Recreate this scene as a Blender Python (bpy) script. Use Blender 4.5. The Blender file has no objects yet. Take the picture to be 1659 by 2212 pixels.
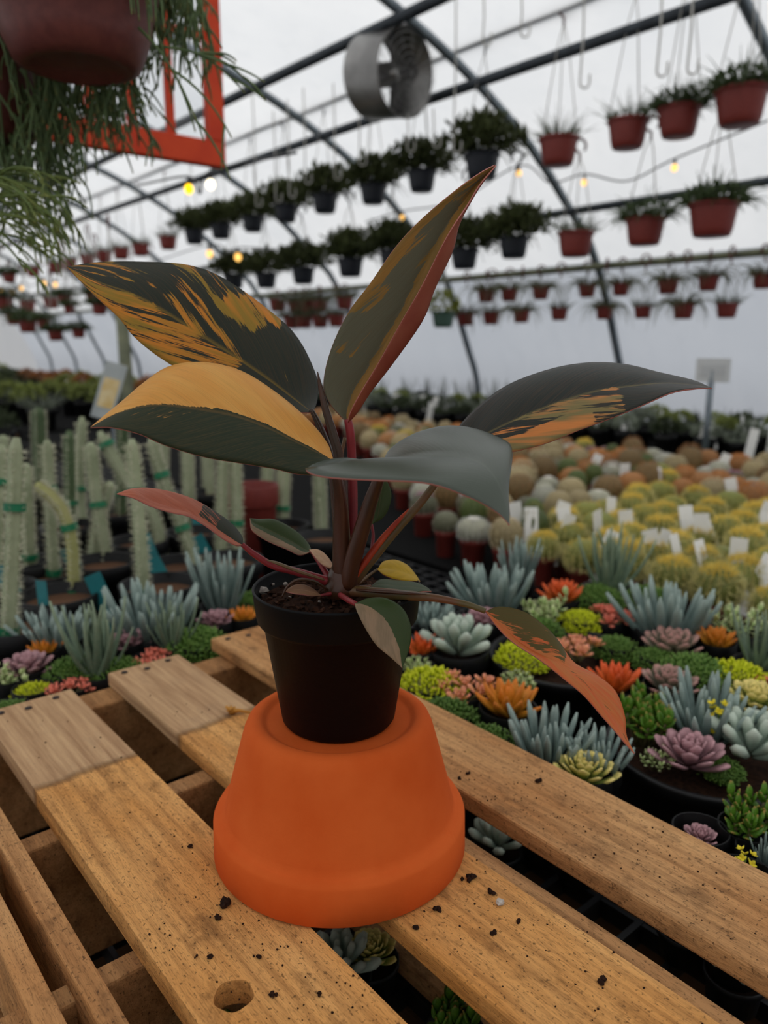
import bpy, math, random
import numpy as np
from mathutils import Vector, Matrix, Euler

scene = bpy.context.scene
COL = scene.collection

# ------------------------------------------------------------------ camera
F_PX, PITCH, CAM_H = 1662.0, math.radians(12.4), 0.34
cam_d = bpy.data.cameras.new('camera')
cam = bpy.data.objects.new('camera', cam_d)
COL.objects.link(cam)
cam.location = (0, 0, CAM_H)
cam.rotation_euler = (math.pi / 2 - PITCH, 0, 0)
cam_d.sensor_fit = 'VERTICAL'
cam_d.sensor_height = 24.0
cam_d.lens = 24.0 * F_PX / 2212.0
cam_d.clip_start = 0.02
cam_d.clip_end = 200
cam_d.dof.use_dof = True
cam_d.dof.focus_distance = 0.455
cam_d.dof.aperture_fstop = cam_d.lens / 3.9
scene.camera = cam

# ------------------------------------------------------------------ world: even overcast sky
w = bpy.data.worlds.new('overcast_sky')
scene.world = w
w.use_nodes = True
nt = w.node_tree
nt.nodes.clear()
out = nt.nodes.new('ShaderNodeOutputWorld')
bg = nt.nodes.new('ShaderNodeBackground')
tc = nt.nodes.new('ShaderNodeTexCoord')
sep = nt.nodes.new('ShaderNodeSeparateXYZ')
rmp = nt.nodes.new('ShaderNodeValToRGB')
rmp.color_ramp.elements[0].position = 0.0
rmp.color_ramp.elements[0].color = (0.335, 0.355, 0.385, 1)
rmp.color_ramp.elements[1].position = 1.0
rmp.color_ramp.elements[1].color = (1.0, 0.985, 0.965, 1)
nt.links.new(tc.outputs['Generated'], sep.inputs[0])
nt.links.new(sep.outputs['Z'], rmp.inputs[0])
nt.links.new(rmp.outputs[0], bg.inputs[0])
bg.inputs[1].default_value = 1.37
nt.links.new(bg.outputs[0], out.inputs[0])

scene.view_settings.view_transform = 'Standard'
scene.view_settings.look = 'None'
scene.view_settings.gamma = 1.0
scene.view_settings.use_curve_mapping = False
scene.view_settings.exposure = 0.0
scene.cycles.max_bounces = 4
scene.cycles.diffuse_bounces = 3
scene.cycles.glossy_bounces = 2
scene.cycles.transmission_bounces = 4
scene.cycles.transparent_max_bounces = 6
scene.cycles.caustics_reflective = False
scene.cycles.caustics_refractive = False
scene.cycles.use_adaptive_sampling = True
scene.cycles.adaptive_threshold = 0.09

# ------------------------------------------------------------------ measuring helpers
CP, SP = math.cos(PITCH), math.sin(PITCH)
YAW = math.radians(40)
D = Vector((-math.sin(YAW), math.cos(YAW), 0))   # along the greenhouse
N = Vector((math.cos(YAW), math.sin(YAW), 0))    # towards the side wall
O = Vector((0, 0, CAM_H))


def ray(x, y):
    cx = (x - 829.5) / F_PX
    cy = (1106 - y) / F_PX
    return Vector((cx, CP + cy * SP, -SP + cy * CP))


def P(x, y, Y):
    d = ray(x, y)
    return O + d * (Y / d.y)


def Z(x, y, z):
    d = ray(x, y)
    return O + d * ((z - CAM_H) / d.z)


def W(x, y, lat):
    d = ray(x, y)
    return O + d * (lat / d.dot(N))


def G(s, lat, z):
    return D * s + N * lat + Vector((0, 0, z))


FLOOR = -0.95
BENCH = -0.14

# ------------------------------------------------------------------ mesh helpers
class MB:
    def __init__(self):
        self.v, self.f, self.uv, self.mi = [], [], [], []

    def add(self, vs, fs, uvs=None, M=None, mi=0):
        o = len(self.v)
        if M is not None:
            vs = [M @ Vector(p) for p in vs]
        self.v.extend([(p[0], p[1], p[2]) for p in vs])
        self.uv.extend(uvs if uvs else [(0.5, 0.5)] * len(vs))
        self.f.extend([tuple(i + o for i in q) for q in fs])
        self.mi.extend([mi] * len(fs))
        return self

    def mesh(self, name, mat, smooth=True):
        me = bpy.data.meshes.new(name)
        me.from_pydata(self.v, [], self.f)
        if smooth:
            me.polygons.foreach_set('use_smooth', [True] * len(me.polygons))
        li = np.empty(len(me.loops), dtype=np.int32)
        me.loops.foreach_get('vertex_index', li)
        uvl = me.uv_layers.new(name='UVMap')
        uvl.data.foreach_set('uv', np.array(self.uv, dtype=np.float32)[li].ravel())
        for m in (mat if isinstance(mat, (list, tuple)) else [mat]):
            me.materials.append(m)
        if any(self.mi):
            me.polygons.foreach_set('material_index', self.mi)
        me.update()
        return me

    def build(self, name, mat, parent=None, smooth=True, loc=None, rot=None):
        return obj(name, self.mesh(name, mat, smooth), parent, loc, rot)


def obj(name, data, parent=None, loc=None, rot=None):
    o = bpy.data.objects.new(name, data)
    COL.objects.link(o)
    if parent is not None:
        o.parent = parent
    if loc is not None:
        o.location = loc
    if rot is not None:
        o.rotation_euler = rot
    return o


def tag(o, label, cat, group=None, kind=None):
    o['label'] = label
    if cat:
        o['category'] = cat
    if group:
        o['group'] = group
    if kind:
        o['kind'] = kind
    return o


def thing(name, label, cat, loc=(0, 0, 0), rz=0, group=None):
    o = obj(name, None, None, loc, (0, 0, rz))
    o.empty_display_size = 0.02
    return tag(o, label, cat, group)


def struct(o):
    o['kind'] = 'structure'
    return o


def copy_tree(o, parent=None):
    c = o.copy()
    COL.objects.link(c)
    c.parent = parent
    for ch in list(o.children):
        copy_tree(ch, c)
    return c


def box(x0, x1, y0, y1, z0, z1):
    v = [(x0, y0, z0), (x1, y0, z0), (x1, y1, z0), (x0, y1, z0), (x0, y0, z1), (x1, y0, z1), (x1, y1, z1), (x0, y1, z1)]
    f = [(3, 2, 1, 0), (4, 5, 6, 7), (0, 1, 5, 4), (1, 2, 6, 5), (2, 3, 7, 6), (3, 0, 4, 7)]
    return v, f


def bevel(o, wd=0.002, seg=2):
    m = o.modifiers.new('bevel', 'BEVEL')
    m.width = wd
    m.segments = seg
    m.limit_method = 'ANGLE'
    return o


def frame_of(t):
    t = t.normalized()
    a = Vector((0, 0, 1)) if abs(t.z) < 0.9 else Vector((1, 0, 0))
    n = t.cross(a).normalized()
    return n, t.cross(n).normalized()


def tube(path, rad, n=8, flat=1.0, cap=True, up=None):
    path = [Vector(p) for p in path]
    k = len(path)
    if not isinstance(rad, (list, tuple)):
        rad = [rad] * k
    vs, fs, uv = [], [], []
    prev = None
    for i, p in enumerate(path):
        t = path[min(i + 1, k - 1)] - path[max(i - 1, 0)]
        if t.length < 1e-9:
            t = Vector((0, 0, 1))
        t.normalize()
        if prev is None:
            if up is not None:
                a = t.cross(Vector(up)).normalized()
            else:
                a, _ = frame_of(t)
        else:
            a = prev - t * prev.dot(t)
            if a.length < 1e-6:
                a, _ = frame_of(t)
            a.normalize()
        prev = a
        b = t.cross(a)
        for j in range(n):
            an = 2 * math.pi * j / n
            vs.append(p + a * (math.cos(an) * rad[i]) + b * (math.sin(an) * rad[i] * flat))
            uv.append((i / (k - 1), j / n))
    for i in range(k - 1):
        for j in range(n):
            a0 = i * n + j
            a1 = i * n + (j + 1) % n
            fs.append((a0, a1, a1 + n, a0 + n))
    if cap:
        fs.append(tuple(reversed(range(n))))
        fs.append(tuple((k - 1) * n + j for j in range(n)))
    return vs, fs, uv


def lathe(prof, n=32, close=False):
    """prof: (r, z) list from outside bottom round; end points with r == 0 close the surface."""
    vs, fs, uv = [], [], []
    idx = []
    k = len(prof)
    for i, (r, z) in enumerate(prof):
        if r < 1e-7:
            idx.append([len(vs)] * n)
            vs.append((0, 0, z))
            uv.append((i / (k - 1), 0))
        else:
            idx.append(list(range(len(vs), len(vs) + n)))
            for j in range(n):
                a = 2 * math.pi * j / n
                vs.append((r * math.cos(a), r * math.sin(a), z))
                uv.append((i / (k - 1), j / n))
    for i in range(k - 1):
        for j in range(n):
            j2 = (j + 1) % n
            q = [idx[i][j], idx[i][j2], idx[i + 1][j2], idx[i + 1][j]]
            u = []
            for a in q:
                if a not in u:
                    u.append(a)
            if len(u) > 2:
                fs.append(tuple(u))
    return vs, fs, uv


def cat(pts, n):
    """Catmull-Rom through pts, n samples."""
    pts = [Vector(p) for p in pts]
    k = len(pts)
    res = []
    for i in range(n):
        x = i / (n - 1) * (k - 1)
        j = min(int(x), k - 2)
        t = x - j
        p1, p2 = pts[j], pts[j + 1]
        p0 = pts[j - 1] if j > 0 else p1 * 2 - p2
        p3 = pts[j + 2] if j + 2 < k else p2 * 2 - p1
        res.append(0.5 * ((2 * p1) + (p2 - p0) * t + (2 * p0 - 5 * p1 + 4 * p2 - p3) * t * t + (3 * p1 - p0 - 3 * p2 + p3) * t ** 3))
    return res


def lerp(a, b, t):
    return a + (b - a) * t


def paddle(L, wd, th, shape='oval', bend=0.0, cup=0.0, m=7, n=6):
    """A thick leaf from the origin along +Y, upper side +Z. Closed mesh; uv.x runs from base to tip."""
    vs, fs, uv = [], [], []
    for i in range(m):
        t = i / (m - 1)
        if shape == 'oval':
            p = math.sin(math.pi * min(1, (t * 0.92 + 0.06))) ** 0.8
        elif shape == 'spoon':
            p = (0.25 + 0.9 * t ** 1.2) * (1 if t < .7 else math.sqrt(max(0.02, 1 - ((t - .7) / .31) ** 2)))
        elif shape == 'point':
            p = math.sin(math.pi * (0.18 + 0.8 * t ** 1.15)) ** 0.9
        elif shape == 'finger':
            p = (0.75 + 0.25 * math.sin(math.pi * t)) * (1 if t < .75 else math.sqrt(max(0.03, 1 - ((t - .75) / .26) ** 2)))
        else:  # blade
            p = 1.0 - 0.93 * t ** 1.3
        p = max(p, 0.06)
        a = bend * t
        y = L * (math.sin(a) / bend * 1 if abs(bend) > 1e-3 else t)
        z = L * ((1 - math.cos(a)) / bend if abs(bend) > 1e-3 else 0)
        for j in range(n):
            an = 2 * math.pi * j / n
            c, s = math.cos(an), math.sin(an)
            x = c * wd * 0.5 * p
            h = s * th * 0.5 * (0.4 + 0.6 * p) + cup * wd * (c * p) ** 2
            vs.append((x, y - math.sin(a) * h, z + math.cos(a) * h))
            uv.append((t, j / n))
    for i in range(m - 1):
        for j in range(n):
            a0, a1 = i * n + j, i * n + (j + 1) % n
            fs.append((a0, a1, a1 + n, a0 + n))
    fs.append(tuple(reversed(range(n))))
    fs.append(tuple((m - 1) * n + j for j in range(n)))
    return vs, fs, uv


def blade(mb, p, d, L, wd, droop=0.3, segs=4, n=3, mi=0, taper=0.15):
    p = Vector(p)
    d = Vector(d).normalized()
    path, rr = [p.copy()], [wd]
    st = L / segs
    for i in range(segs):
        p = p + d * st
        d = (d + Vector((0, 0, -droop * st / L * 2))).normalized()
        path.append(p.copy())
        rr.append(wd * lerp(1, taper, (i + 1) / segs))
    v, f, uv = tube(path, rr, n)
    mb.add(v, f, uv, mi=mi)
    return path


def rnd_dir(r, zmin=-0.1):
    while True:
        v = Vector((r.uniform(-1, 1), r.uniform(-1, 1), r.uniform(-1, 1)))
        if 0.1 < v.length < 1 and v.normalized().z > zmin:
            return v.normalized()


def ordw(n):
    base = ['zeroth', 'first', 'second', 'third', 'fourth', 'fifth', 'sixth', 'seventh', 'eighth', 'ninth', 'tenth', 'eleventh', 'twelfth',
            'thirteenth', 'fourteenth', 'fifteenth', 'sixteenth', 'seventeenth', 'eighteenth', 'nineteenth']
    if n < 20:
        return base[n]
    tens = {2: 'twenty', 3: 'thirty', 4: 'forty'}[n // 10]
    return (tens[:-1] + 'ieth') if n % 10 == 0 else tens + '-' + base[n % 10]


# ------------------------------------------------------------------ materials
def lin(c):
    r = []
    for x in c[:3]:
        x /= 255.0
        r.append(x / 12.92 if x <= 0.04045 else ((x + 0.055) / 1.055) ** 2.4)
    return (r[0], r[1], r[2], 1)


class NT:
    def __init__(self, name):
        self.m = bpy.data.materials.new(name)
        self.m.use_nodes = True
        self.t = self.m.node_tree
        self.t.nodes.clear()
        self.out = self.t.nodes.new('ShaderNodeOutputMaterial')

    def n(self, typ, **kw):
        nd = self.t.nodes.new('ShaderNode' + typ)
        for k, v in kw.items():
            setattr(nd, k, v)
        return nd

    def l(self, a, b):
        self.t.links.new(a, b)

    def mix(self, fac, a, b, mode='MIX'):
        m = self.n('Mix', data_type='RGBA', blend_type=mode)
        for sock, val in ((m.inputs['Factor'], fac), (m.inputs[6], a), (m.inputs[7], b)):
            if hasattr(val, 'default_value') or hasattr(val, 'is_linked'):
                self.l(val, sock)
            else:
                sock.default_value = val
        return m.outputs[2]

    def math(self, op, a, b=0.0, clamp=False):
        m = self.n('Math', operation=op, use_clamp=clamp)
        for sock, val in ((m.inputs[0], a), (m.inputs[1], b)):
            if hasattr(val, 'is_linked'):
                self.l(val, sock)
            else:
                sock.default_value = val
        return m.outputs[0]

    def noise(self, vec, scale=5, detail=4, rough=0.55):
        nd = self.n('TexNoise')
        nd.inputs['Scale'].default_value = scale
        nd.inputs['Detail'].default_value = detail
        nd.inputs['Roughness'].default_value = rough
        if vec is not None:
            self.l(vec, nd.inputs['Vector'])
        return nd.outputs['Fac']

    def ramp(self, fac, lo, hi):
        m = self.n('MapRange')
        m.clamp = True
        m.inputs[1].default_value = lo
        m.inputs[2].default_value = hi
        self.l(fac, m.inputs[0])
        return m.outputs[0]

    def mapped(self, scale=(1, 1, 1), loc=(0, 0, 0), src='Object'):
        c = self.n('TexCoord')
        mp = self.n('Mapping')
        mp.inputs['Scale'].default_value = scale
        mp.inputs['Location'].default_value = loc
        self.l(c.outputs[src], mp.inputs['Vector'])
        return mp.outputs[0]

    def bump(self, h, strength=0.3, dist=0.001):
        b = self.n('Bump')
        b.inputs['Strength'].default_value = strength
        b.inputs['Distance'].default_value = dist
        self.l(h, b.inputs['Height'])
        return b.outputs[0]

    def bsdf(self, color, rough=0.6, spec=0.3, metal=0.0, normal=None, trans=0.0, tcol=None, sheen=0.0):
        b = self.n('BsdfPrincipled')
        for sock, val in ((b.inputs['Base Color'], color), (b.inputs['Roughness'], rough)):
            if hasattr(val, 'is_linked'):
                self.l(val, sock)
            else:
                sock.default_value = val
        b.inputs['Specular IOR Level'].default_value = spec
        b.inputs['Metallic'].default_value = metal
        if normal is not None:
            self.l(normal, b.inputs['Normal'])
        if trans > 0:
            tr = self.n('BsdfTranslucent')
            cc = tcol if tcol is not None else color
            if hasattr(cc, 'is_linked'):
                self.l(cc, tr.inputs[0])
            else:
                tr.inputs[0].default_value = cc
            mx = self.n('MixShader')
            mx.inputs[0].default_value = trans
            self.l(b.outputs[0], mx.inputs[1])
            self.l(tr.outputs[0], mx.inputs[2])
            self.l(mx.outputs[0], self.out.inputs[0])
        else:
            self.l(b.outputs[0], self.out.inputs[0])
        return b


def simple(name, c1, c2=None, scale=12, rough=0.6, spec=0.3, metal=0.0, bump=0.0, bscale=60, tip=None, tip_at=0.55, rand=0.0, trans=0.0, stretch=(1, 1, 1)):
    """c1/c2 mottled by noise; tip: colour towards uv.x = 1; rand: brightness change per object."""
    t = NT(name)
    vec = t.mapped(stretch)
    col = lin(c1)
    if c2 is not None:
        col = t.mix(t.ramp(t.noise(vec, scale, 4), 0.35, 0.65), lin(c1), lin(c2))
    if tip is not None:
        uvn = t.n('UVMap')
        sx = t.n('SeparateXYZ')
        t.l(uvn.outputs[0], sx.inputs[0])
        col = t.mix(t.ramp(sx.outputs[0], tip_at, 1.0), col, lin(tip))
    if rand > 0:
        oi = t.n('ObjectInfo')
        hs = t.n('HueSaturation')
        hs.inputs['Saturation'].default_value = 1.0
        v = t.math('MULTIPLY_ADD', oi.outputs['Random'], 2 * rand)
        t.t.nodes[-1].inputs[2].default_value = 1 - rand
        t.l(v, hs.inputs['Value'])
        if hasattr(col, 'is_linked'):
            t.l(col, hs.inputs['Color'])
        else:
            hs.inputs['Color'].default_value = col
        col = hs.outputs[0]
    nm = None
    if bump > 0:
        nm = t.bump(t.noise(vec, bscale, 3), bump, 0.002)
    t.bsdf(col, rough, spec, metal, nm, trans)
    return t.m


def wood(name, base, dark, pale, weathered=False, cut=0.25, seed=0.0):
    """Board wood: grain along local X, brown blotches, fine dark specks; the far end of some boards is greyer beyond a stain line."""
    t = NT(name)
    c = t.n('TexCoord')
    oi = t.n('ObjectInfo')
    addv = t.n('VectorMath', operation='ADD')
    cmb = t.n('CombineXYZ')
    sc = t.math('MULTIPLY', oi.outputs['Random'], 13.0)
    t.l(sc, cmb.inputs[0]); t.l(sc, cmb.inputs[1]); t.l(sc, cmb.inputs[2])
    t.l(c.outputs['Object'], addv.inputs[0]); t.l(cmb.outputs[0], addv.inputs[1])

    def mp(s):
        m = t.n('Mapping')
        m.inputs['Scale'].default_value = s
        t.l(addv.outputs[0], m.inputs['Vector'])
        return m.outputs[0]
    big = t.noise(mp((2.2, 7, 7)), 2.6, 3)
    grain = t.noise(mp((3, 60, 60)), 3, 5, 0.65)
    fine = t.noise(mp((60, 420, 300)), 3, 3, 0.6)
    blotch = t.noise(mp((9, 14, 14)), 3.2, 5, 0.7)
    speck = t.noise(mp((1, 1, 1)), 420, 2, 0.5)
    col = t.mix(t.ramp(big, 0.35, 0.68), lin(base), lin(pale))
    col = t.mix(t.math('MULTIPLY', t.ramp(grain, 0.42, 0.7), 0.55), col, lin(dark))
    col = t.mix(t.math('MULTIPLY', t.ramp(blotch, 0.54, 0.74), 0.75), col, lin([x * 0.75 for x in dark]))
    col = t.mix(t.math('MULTIPLY', t.ramp(fine, 0.52, 0.72), 0.55), col, lin([x * 0.6 for x in dark]))
    col = t.mix(t.math('MULTIPLY', t.ramp(speck, 0.62, 0.70), 0.65), col, lin((60, 40, 25)))
    if weathered:
        sx = t.n('SeparateXYZ')
        t.l(c.outputs['Object'], sx.inputs[0])
        wob = t.math('ADD', sx.outputs[0], t.math('MULTIPLY', t.noise(mp((20, 20, 20)), 1.5, 3), 0.014))
        f = t.ramp(wob, cut - 0.002, cut + 0.004)
        grey = t.mix(t.ramp(grain, 0.35, 0.7), lin((200, 166, 128)), lin((158, 122, 90)))
        col = t.mix(t.math('MULTIPLY', f, 0.85), col, grey)
        line = t.math('SUBTRACT', t.ramp(wob, cut - 0.006, cut - 0.002), t.ramp(wob, cut + 0.001, cut + 0.007))
        col = t.mix(t.math('MULTIPLY', line, 0.5), col, lin((62, 48, 40)))
    h = t.math('ADD', t.math('MULTIPLY', fine, 0.6), t.math('MULTIPLY', grain, 0.8))
    t.bsdf(col, 0.78, 0.18, 0, t.bump(h, 0.5, 0.0016))
    return t.m


M = {}
M['wood'] = wood('pallet_wood', (214, 146, 74), (120, 74, 38), (234, 176, 108), True, 0.445)
M['wood_dark'] = wood('pallet_wood_brown', (192, 134, 80), (112, 72, 42), (214, 164, 110))
M['wood_str'] = wood('stringer_wood', (168, 118, 72), (100, 66, 40), (198, 150, 100))
M['nail'] = simple('rusty_nail', (70, 56, 50), (40, 34, 34), 300, 0.6, 0.4, 0.5)
M['terra'] = simple('terracotta', (208, 88, 32), (218, 100, 42), 18, 0.85, 0.12, bump=0.06, bscale=500)
M['blackpot'] = simple('black_nursery_plastic', (5, 5, 6), (8, 8, 9), 30, 0.5, 0.16, bump=0.04, bscale=300)
M['blackpot2'] = simple('black_pot_plastic', (14, 14, 15), None, 30, 0.5, 0.3)
M['soil'] = simple('potting_soil', (34, 22, 16), (58, 38, 27), 220, 0.95, 0.1, bump=0.8, bscale=300)
M['chip'] = simple('bark_chip', (70, 45, 32), (36, 24, 18), 120, 0.9, 0.1, rand=0.4)
M['perlite'] = simple('perlite', (205, 198, 188), (170, 160, 150), 300, 0.9, 0.1, bump=0.4, bscale=400)
M['crumb'] = simple('soil_crumb', (34, 22, 16), (56, 36, 26), 400, 0.95, 0.1)
M['redpot'] = simple('brick_red_plastic', (116, 46, 40), (126, 52, 44), 10, 0.5, 0.3)
M['redpot2'] = simple('brownish_red_plastic', (112, 60, 54), (98, 50, 46), 9, 0.42, 0.4, bump=0.03, bscale=80)
M['gravel'] = simple('pale_gravel', (150, 112, 86), (92, 64, 48), 120, 0.9, 0.15, bump=0.8, bscale=140)
M['steel'] = simple('galvanised_steel', (128, 138, 144), (104, 112, 118), 14, 0.45, 0.5, 0.6)
M['steel_dark'] = simple('dark_steel_pipe', (66, 72, 78), (50, 55, 60), 14, 0.5, 0.4, 0.4)
M['rail'] = simple('weathered_rail', (128, 130, 104), (96, 100, 82), 10, 0.6, 0.3, 0.2)
M['fan_metal'] = simple('fan_housing_metal', (150, 148, 145), (120, 118, 116), 8, 0.32, 0.5, 0.75)
M['fan_dark'] = simple('fan_blade_dark', (60, 58, 57), None, 8, 0.5, 0.4)
M['wire'] = simple('thin_wire', (130, 128, 126), None, 8, 0.4, 0.5, 0.5)
M['cord'] = simple('pale_plastic_cord', (214, 212, 206), None, 8, 0.5, 0.4, trans=0.6)
M['hook_red'] = simple('hook_plastic', (96, 50, 46), None, 8, 0.5, 0.4)
M['hook_black'] = simple('hook_plastic_black', (34, 34, 38), None, 8, 0.5, 0.4)
M['orange_paint'] = simple('orange_paint', (214, 72, 34), (196, 58, 28), 14, 0.6, 0.25, bump=0.15, bscale=60)
M['teal'] = simple('teal_tag_plastic', (40, 128, 132), (32, 110, 116), 20, 0.5, 0.4)
M['whitetag'] = simple('white_tag_plastic', (244, 242, 236), None, 20, 0.5, 0.4)
M['tie'] = simple('green_tie_tape', (24, 122, 80), (18, 104, 70), 30, 0.5, 0.4)
M['green_bench'] = simple('green_bench_cloth', (58, 128, 88), (48, 110, 76), 12, 0.8, 0.2)
M['grid'] = simple('black_grid_plastic', (26, 27, 29), None, 20, 0.45, 0.4)
M['tray'] = simple('black_tray_plastic', (14, 14, 14), None, 20, 0.9, 0.08)
M['floor'] = simple('floor_gravel', (112, 104, 96), (84, 78, 72), 30, 0.95, 0.1, bump=0.6, bscale=60)
M['legs'] = simple('bench_timber', (120, 88, 60), (92, 66, 44), 8, 0.8, 0.2)


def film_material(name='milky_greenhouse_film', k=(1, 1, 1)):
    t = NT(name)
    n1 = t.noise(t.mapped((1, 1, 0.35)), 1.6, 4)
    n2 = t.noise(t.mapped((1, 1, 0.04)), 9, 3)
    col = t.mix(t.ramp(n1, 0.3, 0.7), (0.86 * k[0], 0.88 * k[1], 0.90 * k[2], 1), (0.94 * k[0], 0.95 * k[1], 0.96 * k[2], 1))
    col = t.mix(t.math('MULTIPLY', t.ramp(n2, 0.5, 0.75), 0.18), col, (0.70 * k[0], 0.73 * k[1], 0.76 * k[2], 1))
    tr = t.n('BsdfTranslucent')
    t.l(col, tr.inputs[0])
    df = t.n('BsdfDiffuse')
    df.inputs[0].default_value = (0.75, 0.76, 0.78, 1)
    m0 = t.n('MixShader')
    m0.inputs[0].default_value = 0.12
    t.l(tr.outputs[0], m0.inputs[1])
    t.l(df.outputs[0], m0.inputs[2])
    t.l(m0.outputs[0], t.out.inputs[0])
    return t.m


M['film'] = film_material()
M['film_side'] = film_material('dimmed_side_film', (0.74, 0.77, 0.82))  # darker, bluer film copy: the side wall's weaker light put into its colour


def glass_material():
    t = NT('old_window_glass')
    g = t.n('BsdfGlossy')
    g.inputs['Roughness'].default_value = 0.1
    tp = t.n('BsdfTransparent')
    tp.inputs[0].default_value = (0.92, 0.93, 0.94, 1)
    m = t.n('MixShader')
    m.inputs[0].default_value = 0.06
    t.l(tp.outputs[0], m.inputs[1])
    t.l(g.outputs[0], m.inputs[2])
    t.l(m.outputs[0], t.out.inputs[0])
    return t.m


M['glass'] = glass_material()


def glow(name, c, s):
    t = NT(name)
    e = t.n('Emission')
    e.inputs[0].default_value = lin(c)
    e.inputs[1].default_value = s
    t.l(e.outputs[0], t.out.inputs[0])
    return t.m


M['bulb'] = glow('warm_bulb', (255, 196, 104), 2.0)
M['bulb_y'] = glow('yellow_bulb', (255, 190, 20), 3.0)
M['bulb_w'] = glow('white_bulb', (255, 240, 205), 3.2)

#@@STRUCT@@

# ================================================================== STRUCTURE
HALF = [(4.60, FLOOR), (4.56, -0.05), (4.46, 0.25), (4.17, 0.82), (3.85, 1.12), (3.46, 1.41), (2.99, 1.65), (2.5, 1.83), (1.9, 2.0), (1.3, 2.11), (0.9, 2.14)]
ARCH = HALF + [(1.8 - a, z) for a, z in reversed(HALF[:-1])]
S0, S1 = -3.2, 16.0


def sheet(name, prof, s0, s1, mat, ns=2, wob=0.0):
    mb = MB()
    r = random.Random(5)
    vs, fs = [], []
    for i in range(ns):
        s = lerp(s0, s1, i / (ns - 1))
        for (a, z) in prof:
            vs.append(G(s, a + r.uniform(-wob, wob), z + r.uniform(-wob, wob)))
    k = len(prof)
    for i in range(ns - 1):
        for j in range(k - 1):
            a0 = i * k + j
            fs.append((a0, a0 + 1, a0 + 1 + k, a0 + k))
    mb.add(vs, fs)
    return struct(mb.build(name, mat))


def off(prof, d):
    res = []
    for a, z in prof:
        v = Vector((a - 0.9, z - 0.2))
        v.normalize()
        res.append((a + v.x * d, z + v.y * d))
    return res


OUT = off(ARCH, 0.05)
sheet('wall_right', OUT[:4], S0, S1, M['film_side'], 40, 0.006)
sheet('ceiling', OUT[3:-3], S0, S1, M['film'], 40, 0.006)
sheet('wall_left', OUT[-4:], S0, S1, M['film'], 40, 0.006)
for nm, s in (('wall_back', S1), ('wall_front', S0)):
    mb = MB()
    mb.add([G(s, a, z) for a, z in OUT], [tuple(range(len(OUT)))])
    struct(mb.build(nm, M['film'], smooth=False))
mb = MB()
v, f = box(-30, 30, -30, 30, FLOOR - 0.1, FLOOR)
mb.add(v, f)
struct(mb.build('floor', M['floor'], smooth=False))

trim_n = [0]


def trim(path, r, mat, n=10):
    trim_n[0] += 1
    mb = MB()
    v, f, uv = tube(path, r, n)
    mb.add(v, f, uv)
    return struct(mb.build('trim_%d' % trim_n[0], mat))


ARC_IN = off(ARCH, 0.0)
for k in range(-3, 10):
    s = 2.94 + 1.33 * k
    if S0 < s < S1:
        pth = cat([G(s, a, z) for a, z in ARC_IN], 50)
        trim(pth, 0.024, M['steel'])
LATB, LATA, LATC, LATD = 2.95, 2.52, 3.80, 4.12
for lat, z, r, mt in ((LATA, 1.76, 0.026, 'steel_dark'), (LATB, 1.56, 0.024, 'steel_dark'), (LATB - 0.02, 1.73, 0.014, 'steel'), (LATC, 1.07, 0.021, 'steel_dark'),
                      (LATD, 0.79, 0.021, 'rail'), (0.9, 2.09, 0.024, 'steel_dark'), (-0.7, 1.76, 0.026, 'steel_dark')):
    trim([G(S0, lat, z), G(S1, lat, z)], r, M[mt])

# ---- bench timber and tops: the near bench is an open black grid, the others are cloth-covered tables
ANG = math.atan2(D.y, D.x)


def bench_obj(name, label, s0, s1, l0, l1, top_mat, grid=False, lip=0.02):
    root = thing(name, label, 'bench', G((s0 + s1) / 2, (l0 + l1) / 2, FLOOR), ANG)
    hx, hy = (s1 - s0) / 2, (l1 - l0) / 2
    H = BENCH - FLOOR
    for sx in (-1, 0, 1):
        for sy in (-1, 1):
            mb = MB()
            v, f = box(sx * (hx - 0.08) - 0.04, sx * (hx - 0.08) + 0.04, sy * (hy - 0.08) - 0.04, sy * (hy - 0.08) + 0.04, 0, H - 0.08)
            mb.add(v, f)
            mb.build('leg', M['legs'], root, False)
    for sy in (-1, 1):
        mb = MB()
        v, f = box(-hx, hx, sy * (hy - 0.02) - 0.02, sy * (hy - 0.02) + 0.02, H - 0.08, H - 0.022)
        mb.add(v, f)
        mb.build('side_rail', M['legs'], root, False)
    if grid:
        sp = 0.032
        nx, ny = int(2 * hx / (sp * 1.25)), int(2 * hy / sp)
        mb = MB()
        v, f = box(-hx, hx, -0.0022, 0.0022, H - 0.018, H - 0.001)
        mb.add(v, f)
        long_me = mb.mesh('long_bar', M['grid'], False)
        mb = MB()
        v, f = box(-0.0028, 0.0028, -hy, hy, H - 0.02, H)
        mb.add(v, f)
        cross_me = mb.mesh('cross_bar', M['grid'], False)
        for i in range(ny + 1):
            obj('long_bar', long_me, root, (0, -hy + i * 2 * hy / ny, 0))
        for i in range(nx + 1):
            obj('cross_bar', cross_me, root, (-hx + i * 2 * hx / nx, 0, 0))
        for i in range(9):
            mb = MB()
            y = lerp(-hy + 0.1, hy - 0.1, i / 8)
            v, f = box(-hx, hx, y - 0.045, y + 0.045, H - 0.12, H - 0.10)
            mb.add(v, f)
            mb.build('support_slat', M['legs'], root, False)
    else:
        mb = MB()
        v, f = box(-hx, hx, -hy, hy, H - 0.022, H)
        mb.add(v, f)
        mb.build('table_top', M[top_mat], root, False)
    return root


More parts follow.
